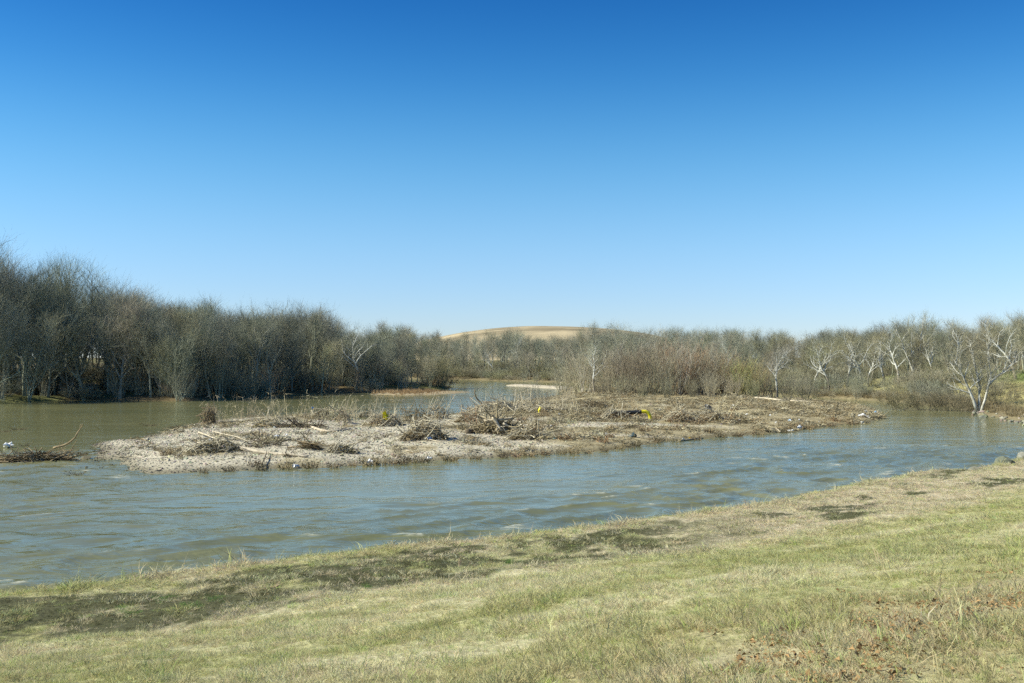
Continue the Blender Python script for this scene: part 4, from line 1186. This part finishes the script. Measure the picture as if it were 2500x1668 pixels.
brush('brush_pile', 655, 1042, 2.6, 1.2, 0.8, 70, 0.1, LS, (0.26, 0.22, 0.09), 'olive brown heap of brush in the dark drift line on the gravel', seed=3)
brush('brush_pile', 735, 1044, 3.6, 1.1, 0.5, 60, 0.0, (0.16, 0.13, 0.09), LDK, 'long dark drift line of sticks behind the wavy driftwood', seed=4)
brush('brush_pile', 790, 1022, 2.9, 1.3, 1.15, 80, 0.2, LS, (0.3, 0.23, 0.12), 'domed brush heap at the far water edge of the gravel', seed=5)
brush('brush_pile', 893, 1018, 1.8, 0.8, 0.9, 40, 0, LS, (0.29, 0.22, 0.12), 'small round brush heap at the end of the low spit', seed=6)
brush('brush_pile', 940, 1040, 3.0, 1.3, 1.4, 90, 0.4, LS, (0.3, 0.22, 0.12), 'brush mound that holds the torn yellow plastic', seed=7, lean=0.6)
brush('brush_pile', 1015, 1030, 2.4, 1.0, 1.5, 40, 0.2, (0.3, 0.25, 0.16), LDK, 'dark leafy drift bush at the inner pool', 0.9, seed=8, lean=1.3, slen=2.4)
brush('brush_pile', 1068, 1024, 2.6, 1.1, 1.8, 50, 0.5, LS, (0.40, 0.29, 0.16), 'tall rusty drift bush beside the dark leafy one', 0.9, seed=9, lean=1.5, slen=2.6)
brush('brush_pile', 1035, 1074, 3.4, 1.2, 1.5, 130, 0.1, LS, (0.26, 0.2, 0.11), 'broad brush heap left of the lower log pile', 1.3, seed=10)
brush('brush_pile', 1150, 1030, 3.0, 1.2, 1.0, 80, 0, LS, (0.3, 0.23, 0.13), 'brown brush heap between the two driftwood piles, left side', 1.2, seed=11)
brush('driftwood_pile', 1225, 1006, 5.6, 1.8, 1.15, 150, 0.05, LS, LL, 'upper driftwood pile with the curved snag at its left end', 0.6, 'driftwood', seed=12, slen=2.8, thick=2.0)
brush('driftwood_pile', 1215, 1060, 4.6, 1.5, 1.15, 130, -0.1, (0.38, 0.32, 0.2), LDK, 'lower driftwood pile heaped in the middle of the island', 0.7, 'driftwood', seed=13, slen=2.6, thick=2.0)
brush('brush_pile', 1335, 1006, 3.6, 1.4, 0.8, 80, 0, LS, LL, 'flat brush heap behind the grey horizontal log', seed=14)
brush('brush_pile', 1512, 1026, 3.2, 1.4, 1.1, 90, 0, LS, (0.3, 0.22, 0.12), 'brush heap in front of the black pipe', 1.4, seed=15)
brush('brush_pile', 1660, 1032, 2.6, 1.3, 1.4, 70, 0, LS, (0.32, 0.22, 0.12), 'rusty brush heap to the right of the yellow pipe end', 1.5, seed=16, lean=0.7)
brush('brush_pile', 1735, 1030, 2.8, 1.3, 1.2, 80, 0.3, LS, (0.3, 0.215, 0.115), 'brush heap with white litter beside it, right of the rusty one', 1.4, seed=17)
brush('brush_pile', 1450, 1000, 3.4, 1.4, 1.1, 80, 0, (0.2, 0.16, 0.1), (0.22, 0.18, 0.1), 'dark brush heap at the left end of the black pipe', 1.2, seed=18)
brush('brush_pile', 1290, 1072, 3.2, 1.2, 0.8, 80, 0.1, LS, (0.25, 0.2, 0.11), 'flat brush heap on the right flank of the lower log pile', 1.2, seed=19)
brush('brush_pile', 760, 1096, 1.3, 0.7, 0.5, 30, 0, WB, WD, 'little dark brush clump past the tip of the long log', 1.2, seed=20)
brush('brush_pile', 835, 1104, 1.9, 0.9, 0.6, 40, 0, LS, (0.2, 0.17, 0.09), 'low brush clump on open gravel right of the long log', 1.2, seed=21)
brush('drift_bush', 512, 1034, 1.0, 0.6, 2.0, 46, 0.3, (0.36, 0.28, 0.18), (0.22, 0.17, 0.1), 'upright dead bush on the far left edge of the gravel', 1.2, 'bush', seed=22, lean=1.6, slen=1.8)
brush('drift_bush', 840, 1032, 1.2, 0.6, 1.9, 30, 0.0, (0.46, 0.39, 0.27), LL, 'leaning straw bush at the inner pool of the island', 0.3, 'bush', seed=23, lean=1.5, slen=2.4)
xw, yw = W(88, 1126, 0.0)
brush('drift_bush', 0, 0, 4.6, 1.0, 0.85, 120, 0.35, (0.33, 0.26, 0.16), (0.15, 0.12, 0.07), 'long raft of dead brush stranded in the river left of the gravel', 1.2, 'bush', seed=24, xyz=(xw, yw, -0.05))

def log(name, pix, r0, r1, col, label, zoff=0.0, zs=None, stubs=3, seed=0, cat='log', sides=9):
    """a drift log through photo points that lie on the island; zs lifts its joints off the ground"""
    rg = np.random.default_rng(1200 + seed); pts = []
    base = None
    for i, (u, v) in enumerate(pix):
        if zs is None:
            x, y, z = at(u, v); pts.append((x, y, z + r0 * 0.6 + zoff))
        else:
            if base is None: base = at(*zs[1])
            x, y = W2(u, base[1]); pts.append((x, base[1] + 0.25 * rg.normal() * 0.4, EYE + (HOR - v) / F * base[1]))
    pts = np.array(pts)
    t = np.linspace(0, 1, len(pts)); tt = np.linspace(0, 1, max(9, 3 * len(pts)))
    P = np.stack([np.interp(tt, t, pts[:, k]) for k in range(3)], 1)
    P[1:-1] = (P[:-2] + 2 * P[1:-1] + P[2:]) / 4
    P += rg.normal(size=P.shape) * r0 * 0.12
    o0 = P[0].copy(); P = P - o0
    g_ = Geo(); g_.tube(P, np.linspace(r0, r1, len(P)), sides, True, 0.07, rg)
    root = obj(name, g_.mesh('log'), M['wood']); root.location = o0; root.color = (*col, 1); tag(root, label, cat)
    for i in range(stubs):
        p, d = along(P, rg.uniform(0.25, 0.95)); g2 = Geo()
        q = grow(p, side_dir(d, math.radians(rg.uniform(35, 70)), rg.uniform(0, 6.28)), rg.uniform(2, 6) * r0, 3, 0.15, 0.1, rg)
        g2.tube(q, r0 * 0.35 * np.linspace(1, 0.4, 4), 6, True)
        o = obj('branch_stub', g2.mesh('branch_stub'), M['wood'], root); o.color = (*col, 1)
    return root
PW = (0.60, 0.53, 0.40); GW = (0.40, 0.35, 0.26); DW = (0.17, 0.135, 0.09)
log('driftwood_log', [(580, 1099), (620, 1104), (655, 1109), (700, 1112), (752, 1114)], 0.16, 0.06, (0.5, 0.44, 0.34), 'long pale log lying on the gravel from the left brush pile', seed=1)
log('driftwood_branch', [(486, 1064), (515, 1075), (541, 1087)], 0.06, 0.03, PW, 'straight pale pole leaning into the left brush pile', 0.25, seed=2, stubs=1, cat='branch')
log('driftwood_branch', [(520, 1066), (548, 1074), (580, 1080), (608, 1098)], 0.05, 0.02, PW, 'bent pale branch arching out of the left brush pile', 0.4, seed=3, stubs=2, cat='branch')
log('driftwood_log', [(748, 1042), (772, 1049), (798, 1056), (825, 1054), (856, 1049)], 0.13, 0.06, (0.56, 0.48, 0.36), 'wavy pale driftwood log behind the open gravel', seed=4)
log('driftwood_log', [(1204, 1017), (1214, 1035), (1227, 1053)], 0.15, 0.11, PW, 'thick pale log leaning diagonally down the lower driftwood pile', zs=(0, (1215, 1062)), seed=5)
log('driftwood_log', [(1182, 1028), (1215, 1025), (1252, 1023)], 0.13, 0.10, (0.52, 0.44, 0.3), 'pale log lying level across the top of the lower pile', zs=(0, (1215, 1061)), seed=6, stubs=1)
log('driftwood_log', [(1228, 1033), (1250, 1046), (1268, 1056)], 0.08, 0.05, PW, 'thin pale log slanting right in the lower driftwood pile', zs=(0, (1225, 1063)), seed=7, stubs=1)
log('driftwood_log', [(1143, 1059), (1158, 1054), (1180, 1046)], 0.24, 0.18, (0.16, 0.13, 0.09), 'short dark stump end at the left of the lower pile', seed=8, stubs=0)
log('driftwood_snag', [(1176, 986), (1168, 978), (1161, 968), (1159, 958), (1158.5, 951)], 0.12, 0.05, (0.25, 0.2, 0.13), 'dark curved snag sticking up from the upper driftwood pile', zs=(0, (1185, 1000)), seed=9, stubs=1, cat='snag')
log('driftwood_log', [(1180, 984), (1205, 984), (1228, 986)], 0.2, 0.16, DW, 'dark log lying across the top of the upper driftwood pile', zs=(0, (1205, 1004)), seed=10, stubs=1)
log('driftwood_log', [(1174, 998), (1190, 1004)], 0.16, 0.12, PW, 'short pale log end at the left of the upper driftwood pile', zs=(0, (1182, 1008)), seed=11, stubs=1)
log('driftwood_log', [(1312, 1000), (1345, 1001), (1374, 1004)], 0.16, 0.13, GW, 'grey horizontal log to the right of the upper driftwood pile', 0.1, seed=12, stubs=2)
log('driftwood_branch', [(1252, 1022), (1258, 1000), (1264, 978), (1268, 962)], 0.04, 0.015, (0.55, 0.5, 0.38), 'thin pale bare pole rising between the two driftwood piles', zs=(0, (1250, 1024)), seed=13, stubs=3, cat='branch')
log('driftwood_branch', [(1000, 1060), (1020, 1070), (1040, 1078), (1080, 1086)], 0.06, 0.03, PW, 'pale branch along the front of the broad brush heap', 0.1, seed=14, stubs=1, cat='branch')
log('driftwood_branch', [(1657, 1078), (1690, 1074), (1716, 1071)], 0.07, 0.04, (0.5, 0.43, 0.3), 'pale pole lying half in the water at the near shore', 0.02, seed=15, stubs=1, cat='branch')
log('driftwood_log', [(1842, 976), (1870, 977), (1908, 981)], 0.17, 0.12, PW, 'bleached log on the bank below the leaning white tree', 0.15, seed=16, stubs=3)
log('driftwood_log', [(1930, 982), (1960, 984), (1990, 986)], 0.15, 0.1, (0.5, 0.44, 0.33), 'bleached log right of the thicket along the back shore', 0.1, seed=17, stubs=2)
log('driftwood_log', [(1945, 978), (1960, 980)], 0.2, 0.2, DW, 'short dark log behind the bleached back shore logs', 0.15, seed=18, stubs=2)
log('driftwood_branch', [(132, 1094), (165, 1085), (185, 1068), (197, 1045), (205, 1035)], 0.075, 0.02, (0.38, 0.29, 0.17), 'curved branch rising from the stranded brush raft in the river', zs=(0, (88, 1126)), seed=19, stubs=4, cat='branch')
log('driftwood_branch', [(1880, 1046), (1893, 1045), (1905, 1050)], 0.07, 0.05, PW, 'small pale log at the near shore of the littered end', 0.05, seed=20, stubs=1, cat='branch')
log('driftwood_branch', [(905, 1032), (920, 1050), (945, 1054)], 0.05, 0.03, PW, 'pale bent branch in front of the yellow plastic mound', 0.05, seed=21, stubs=1, cat='branch')
log('driftwood_branch', [(640, 1128), (648, 1120), (652, 1110)], 0.05, 0.02, DW, 'dark forked twig standing near the waterline below the long log', 0.2, seed=22, stubs=3, cat='branch')

for i in range(40):
    u = R.uniform(330, 1800); v = R.uniform(1035, 1122) if u < 1150 else R.uniform(1000, 1075)
    x, y, z = at(u, v)
    if z < 0.15: continue
    dx = R.uniform(8, 26); dv = R.uniform(-6, 6)
    o = log('drift_stick', [(u, v), (u + dx / 2, v + dv / 2 + R.uniform(-2, 2)), (u + dx, v + dv)], R.uniform(0.03, 0.06), 0.015, R.choice([PW, GW, DW]), 'small drift stick lying loose on the island', 0.04, seed=40 + i, stubs=1, cat='stick', sides=6)
    o['group'] = 'loose drift sticks on the island'

# flood rubbish
def bag_mesh(seed, sharp=0.35):
    import bmesh
    rg = np.random.default_rng(seed); bm = bmesh.new(); bmesh.ops.create_icosphere(bm, subdivisions=2, radius=0.5)
    for v_ in bm.verts:
        k_ = 1 + sharp * rg.normal(); v_.co = Vector((v_.co.x * k_, v_.co.y * k_ * 0.8, max(-0.2, v_.co.z * k_ * 0.7)))
    me = bpy.data.meshes.new('plastic'); bm.to_mesh(me); bm.free(); me.materials.append(M['plastic']); return me
bags = [bag_mesh(600 + i) for i in range(5)]
def trash(u, v, s, col, label, group=None, name='plastic_scrap', cat='litter', dz=0.15, me=None, xyz=None, sc=None):
    x, y, z = xyz or at(u, v)
    o = obj(name, me or R.choice(bags)); o.location = (x, y, z + dz); o.rotation_euler = (R.uniform(-.4, .4), R.uniform(-.4, .4), R.uniform(0, 6.28))
    o.scale = sc or (s, s * R.uniform(0.7, 1), s * R.uniform(0.7, 1)); o.color = (*col, 1)
    return tag(o, label, cat, group)
WH = (0.74, 0.74, 0.73)
for u, v in [(1845, 997), (1856, 998), (1790, 992), (1785, 1002), (1880, 1020), (1822, 1016), (1661, 995), (1668, 1005), (1673, 1022), (1703, 1022), (1702, 1024), (1805, 1030), (1366, 1018), (1317, 1029), (1347, 1044),
             (1610, 1004), (1667, 1065), (1480, 1064), (1449, 1015), (2040, 1018), (2080, 1016), (2023, 1002), (1985, 1012), (1930, 1032), (1893, 1035), (1950, 1024), (2000, 1030), (1255, 1067)]:
    trash(u, v, R.uniform(0.16, 0.32), WH, 'small white plastic scrap caught in the brown flood litter', 'white scraps in the flood litter')
for u, v, s, lab in [(2114, 1010, 0.55, 'largest white plastic bag in the rubbish at the right tip'), (2106, 1018, 0.5, 'white plastic bag just below the largest at the right tip'), (2098, 1018, 0.4, 'white scrap left of the bags at the right tip'),
                     (2118, 1020, 0.45, 'white bag low down in the rubbish at the right tip'), (2104, 1033, 0.4, 'white bottle floating under the right tip'), (1926, 1052, 0.26, 'white jug at the near shore of the littered end'),
                     (1934, 1051, 0.24, 'white bottle to the right of the near shore jug'), (1951, 1046, 0.5, 'grey white bag hanging in the near shore weeds'), (720, 1141, 0.45, 'white plastic jug at the near waterline of the gravel'),
                     (905, 1131, 0.42, 'grey white bag at the waterline under dark weeds'), (676, 1070, 0.42, 'white film behind the dark forked branches'), (700, 1066, 0.3, 'white scrap right of the dark forked branches'),
                     (515, 1081, 0.3, 'white bottle at the foot of the pale pole'), (1046, 1125, 0.36, 'white scrap at the waterline below the broad brush heap')]:
    trash(u, v, s, WH, lab, name='plastic_bag' if 'bag' in lab else 'plastic_scrap')
trash(2136, 1010, 0.4, (0.35, 0.6, 0.85), 'light blue plastic near the very end of the right tip')
trash(1927, 1025, 0.45, (0.45, 0.62, 0.8), 'pale blue plastic above the near shore jug')
trash(765, 1009, 0.35, (0.1, 0.3, 0.6), 'blue bottle in the domed brush heap', dz=0.6)
trash(1050, 1078, 0.4, (0.12, 0.22, 0.4), 'blue bottle under the broad brush heap')
trash(1316, 1011, 0.55, (0.85, 0.75, 0.02), 'small yellow plastic piece right of the driftwood piles', sc=(0.3, 0.2, 0.85), dz=0.3)
trash(1684, 1063, 0.25, (0.8, 0.55, 0.05), 'tiny orange scrap near the pole at the near shore')
trash(1547, 1059, 0.6, (0.05, 0.09, 0.11), 'dark blue black plastic container on the silt', name='plastic_container', cat='container')
trash(1730, 1000, 0.95, (0.035, 0.035, 0.035), 'black discarded tyre shaped lump in the litter', name='rubber_lump', cat='rubber')
trash(1357, 1072, 0.55, (0.4, 0.7, 0.68), 'pale turquoise strip of plastic on the bare silt', sc=(0.9, 0.2, 0.08), dz=0.05)
xw, yw = W(22, 1094, 0); trash(0, 0, 0.75, (0.8, 0.8, 0.76), 'white plastic drum end bobbing in the river at far left', xyz=(xw, yw, 0.0))
for u, v, lab in [(6, 1055, 'dark drift clump in the river at the left picture edge'), (45, 1049, 'dark drift clump beyond the white drum end'), (365, 1040, 'dark drift clump in the river behind the gravel')]:
    xw, yw = W(u, v, 0); o = obj('drift_clump', weeds[0]); o.location = (xw, yw, -0.05); o.scale = (1.6, 0.8, 0.6); o.color = (*WD, 1); tag(o, lab, 'drift')
for u, v in [(185, 1108), (195, 1112), (205, 1109), (178, 1163), (190, 1160), (60, 1090), (240, 1090), (262, 1088), (238, 1102)]:
    xw, yw = W(u, v, 0); o = obj('drift_clump', R.choice(weeds)); o.location = (xw, yw, -0.05); o.scale = (0.8, 0.6, 0.6); o.color = (*WD, 1)
    tag(o, 'small dark weed clump in the shallows left of the gravel', 'drift', 'weed clumps in the shallows')

# torn yellow plastic on the brush mound
rg = np.random.default_rng(77)
def sheet(name, w, h, nx, ny, amp, rg):
    u_, v_ = np.meshgrid(np.linspace(0, 1, nx), np.linspace(0, 1, ny))
    wid = 1 - 0.75 * v_ ** 1.4
    X = (u_ - 0.5) * w * wid + 0.12 * w * np.sin(v_ * 5); Z = v_ * h + 0.08 * rg.normal(size=u_.shape) * h * (v_ > 0)
    Y = amp * np.sin(u_ * 7 + v_ * 4) + 0.04 * rg.normal(size=u_.shape)
    V_ = np.stack([X.ravel(), Y.ravel(), Z.ravel()], 1); V2 = V_ + np.array([0, 0.02, 0]); nV = len(V_)
    i = (np.arange(ny - 1)[:, None] * nx + np.arange(nx - 1)[None, :]).ravel()
    q = np.stack([i, i + 1, i + 1 + nx, i + nx], 1)
    return mesh_np(name, np.concatenate([V_, V2]), [q, (q + nV)[:, ::-1]])
x, y, z = at(942, 1040)
o = obj('plastic_sheet', sheet('plastic_sheet', 0.75, 0.75, 8, 8, 0.1, rg), M['plastic']); o.location = (x, y - 0.3, z + 0.55); o.color = (0.9, 0.78, 0.02, 1)
tag(o, 'torn bright yellow plastic sheet caught on a brush mound', 'plastic')

# black corrugated drain pipe with a yellow elbow end
def corrugated(pts, r, pitch=0.05, sides=14):
    pts = np.array(pts, float); seg = np.linalg.norm(np.diff(pts, axis=0), axis=1); L = np.concatenate([[0], np.cumsum(seg)])
    k = int(L[-1] / pitch * 2); t = np.linspace(0, L[-1], k)
    P = np.stack([np.interp(t, L, pts[:, i]) for i in range(3)], 1)
    for _ in range(3): P[1:-1] = (P[:-2] + 2 * P[1:-1] + P[2:]) / 4
    g_ = Geo(); g_.tube(P, r * (1 + 0.06 * np.where(np.arange(k) % 2, 1, -1)), sides, True); return g_
xe, ye, ze = at(1586, 1021)
root = bpy.data.objects.new('drain_pipe', None); C.objects.link(root); root.location = (xe, ye, ze); root.empty_display_size = 0.3
tag(root, 'black corrugated drain pipe with a bright yellow elbow at its right end', 'pipe')
o = obj('yellow_elbow', corrugated([(0.06, 0, 0.0), (0.0, 0, 0.45), (-0.16, 0, 0.72), (-0.4, 0.02, 0.84), (-0.8, 0.05, 0.85)], 0.17).mesh('yellow_elbow'), M['plastic'], root); o.color = (0.88, 0.76, 0.03, 1)
o['label'] = 'bright yellow elbow'
o = obj('black_section', corrugated([(-0.78, 0.05, 0.82), (-2.0, 0.15, 0.75), (-3.2, 0.2, 0.7), (-4.2, 0.4, 0.5)], 0.19, 0.08).mesh('black_section'), M['plastic'], root); o.color = (0.02, 0.022, 0.025, 1)

# ------------------------------------------------------------------ stones at the right of the near bank, and on the right shore
def boulder_mesh(seed):
    import bmesh
    rg = np.random.default_rng(seed); bm = bmesh.new(); bmesh.ops.create_icosphere(bm, subdivisions=2, radius=0.5)
    ax_ = rg.normal(size=(5, 3)); ax_ /= np.linalg.norm(ax_, axis=1)[:, None]; cut = rg.uniform(0.28, 0.42, 5)
    for v_ in bm.verts:
        p = np.array(v_.co)
        for a_, c_ in zip(ax_, cut):
            dd = p @ a_
            if dd > c_: p = p - a_ * (dd - c_)
        v_.co = Vector(p * np.array([1.15, 0.95, 0.75]) + rg.normal(size=3) * 0.012)
    me = bpy.data.meshes.new('boulder'); bm.to_mesh(me); bm.free(); me.materials.append(M['boulder']); return me
bld = [boulder_mesh(700 + i) for i in range(6)]
for i in range(34):
    t = i / 33; u = 2368 + 190 * t + R.uniform(-6, 6)
    xx = 23.2 + 9.5 * t + R.uniform(-0.4, 0.4); yy = 50.4 + 9.0 * t + R.choice([0.0, 0.5, 1.0, 1.5]) + R.uniform(-.3, .3)
    z = max(fz(levee_z, xx, yy), -0.1); s = R.uniform(0.5, 1.05)
    o = obj('boulder', R.choice(bld)); o.location = (xx, yy, z + s * 0.12); o.scale = (s, s * R.uniform(0.8, 1.1), s * R.uniform(0.8, 1.1)); o.rotation_euler = (R.uniform(-.4, .4), R.uniform(-.4, .4), R.uniform(0, 6.28))
    o.color = (*jit((0.26, 0.25, 0.2), 0.25), 1); tag(o, 'grey bank boulder at the water edge, lower right of the river', 'boulder', 'bank boulders right of the levee')
for i in range(46):
    u = 2368 + R.random() ** 0.8 * 140; v = 1006 + (u - 2372) * 0.19 + R.gauss(-3, 4)
    xx, yy = W(u, v, 0.2); z = max(fz(far_z, xx, yy), 0.0); s_ = R.choice([0.25, 0.35, 0.45, 0.6, 0.85]) * R.uniform(0.8, 1.2)
    o = obj('boulder', R.choice(bld)); o.location = (xx, yy, z + 0.02); o.scale = (s_, s_ * R.uniform(0.7, 1.1), s_ * R.uniform(0.5, 0.9)); o.rotation_euler = (R.uniform(-.4, .4), R.uniform(-.4, .4), R.uniform(0, 6.28))
    o.color = (*jit((0.30, 0.275, 0.21), 0.35), 1); tag(o, 'pale shore stone below the lone sycamore and the field', 'boulder', 'shore stones below the field')
# rough grass of the field and its bank
n = 15000
x = rng.uniform(50, 92, n); y = rng.uniform(98, 165, n); z = far_z(x, y); sd = poly_sd(x, y, far_poly)
k = (z > 0.25) & (rng.uniform(size=n) < 0.35 + 0.65 * vnoise(x * 0.6, y * 0.6, 411)); x, y, z, sd = x[k], y[k], z[k], sd[k]; n = len(x)
gg = np.clip(sstep(2.4, 3.2, z) + 0.5 * (vnoise(x * 0.25, y * 0.25, 413) - 0.5), 0, 1)[:, None]
cc = np.array([0.54, 0.47, 0.26]) + (np.array([0.30, 0.36, 0.13]) - np.array([0.54, 0.47, 0.26])) * gg
lowb = (1 - sstep(2.0, 5.0, sd))[:, None]; cc = cc + (np.array([0.34, 0.28, 0.16]) - cc) * lowb
scatter('field_grass', np.stack([x, y, z], 1), np.stack([np.zeros(n), np.zeros(n), rng.uniform(0, 6.28, n)], 1), rng.uniform(0.25, 0.6, n)[:, None] * np.ones((1, 3)) * (1 + lowb * 0.5),
        cc * rng.uniform(0.7, 1.2, (n, 1)), rng.integers(0, 3, n), spitw, 'straw and green grass of the open field beyond the river', 'grass')

# ------------------------------------------------------------------ small growth on the levee
def lat(u, v):
    z = 2.5
    for _ in range(20):
        d = (EYE - z) * F / (v - HOR); x = (u - 1250) / F * d; z = 0.6 * z + 0.4 * fz(levee_z, x, d)
    return x, d, z
def leaf_mesh(seed, n=14):
    rg = np.random.default_rng(seed); g_ = Geo()
    for i in range(n):
        c0 = rg.normal(size=3) * np.array([0.1, 0.1, 0.012]) + np.array([0, 0, 0.035]); a = rg.uniform(0, 6.28); L = rg.uniform(0.014, 0.026)
        d = np.array([math.cos(a), math.sin(a), rg.normal() * 0.3]); s_ = np.array([-math.sin(a), math.cos(a), rg.normal() * 0.5]) * 0.5
        v_ = np.array([c0 - d * L, c0 + s_ * L + [0, 0, .012], c0 + d * L, c0 - s_ * L + [0, 0, .012]]); g_.add(v_, None, [[0, 1, 2, 3]])
    me = g_.mesh('leaves', False); me.materials.append(M['litter']); return me
P, cc = [], []
for (u, v, su, sv, n) in [(a_, b2, c2 * 1.9, d2 * 1.8, int(e2 * 0.25)) for a_, b2, c2, d2, e2 in [(2130, 1565, 40, 18, 90), (1950, 1650, 60, 18, 130), (1880, 1610, 40, 16, 50), (2300, 1490, 60, 14, 60), (2420, 1470, 40, 14, 50), (2220, 1530, 60, 20, 60), (2330, 1590, 60, 25, 50), (2150, 1500, 60, 14, 40), (2450, 1410, 40, 12, 40)]]:
    for i in range(n):
        q = lat(R.gauss(u, su), min(R.gauss(v, sv), 1720)); P.append((q[0], q[1], q[2] - 0.01)); k_ = R.uniform(0.7, 1.3)
        cc.append((0.33 * k_, 0.215 * k_, 0.10 * k_))
n = len(P)
scatter('leaf_litter', np.array(P), np.stack([np.zeros(n), np.zeros(n), rng.uniform(0, 6.28, n)], 1), np.ones((n, 3)) * rng.uniform(0.8, 1.5, (n, 1)), np.array(cc), rng.integers(0, 3, n),
        [leaf_mesh(800 + i) for i in range(3)], 'rust brown fallen leaves drifted in the grass at lower right', 'leaves')
for u, v, lab in [(2260, 1520, 'pale broken weed stalk standing in the lower right grass'), 
                  (520, 1382, 'tuft of tall straw at the bank rim on the left'), (2300, 1170, 'short weed tuft at the far end of the mud bench')]:
    x, y, z = lat(u, v)
    o = obj('grass_stalk', gen_weed(hash(lab) % 1000 if False else 820 + u % 97, 0.3, 3, 0.08, 1, 0.25, 0.005)); o.location = (x, y, z); o.color = (0.55, 0.5, 0.36, 1); tag(o, lab, 'grass')
# fresh green patches in the mud
P = []
for (u, v, su, sv, n) in [(1248, 1370, 12, 3, 26), (400, 1460, 14, 5, 26), (460, 1478, 14, 5, 30), (310, 1490, 22, 6, 30), (530, 1460, 10, 4, 14), (895, 1432, 6, 3, 10)]:
    for i in range(n): P.append(lat(R.gauss(u, su), R.gauss(v, sv)))
n = len(P)
scatter('green_sprouts', np.array(P), np.stack([np.zeros(n), np.zeros(n), rng.uniform(0, 6.28, n)], 1), np.ones((n, 3)) * rng.uniform(0.6, 1.2, (n, 1)), np.array([(0.16, 0.29, 0.07)]) * rng.uniform(0.7, 1.3, (n, 1)), rng.integers(0, 5, n), tufts,
        'fresh green sprouts in the mud of the bench', 'sprouts')
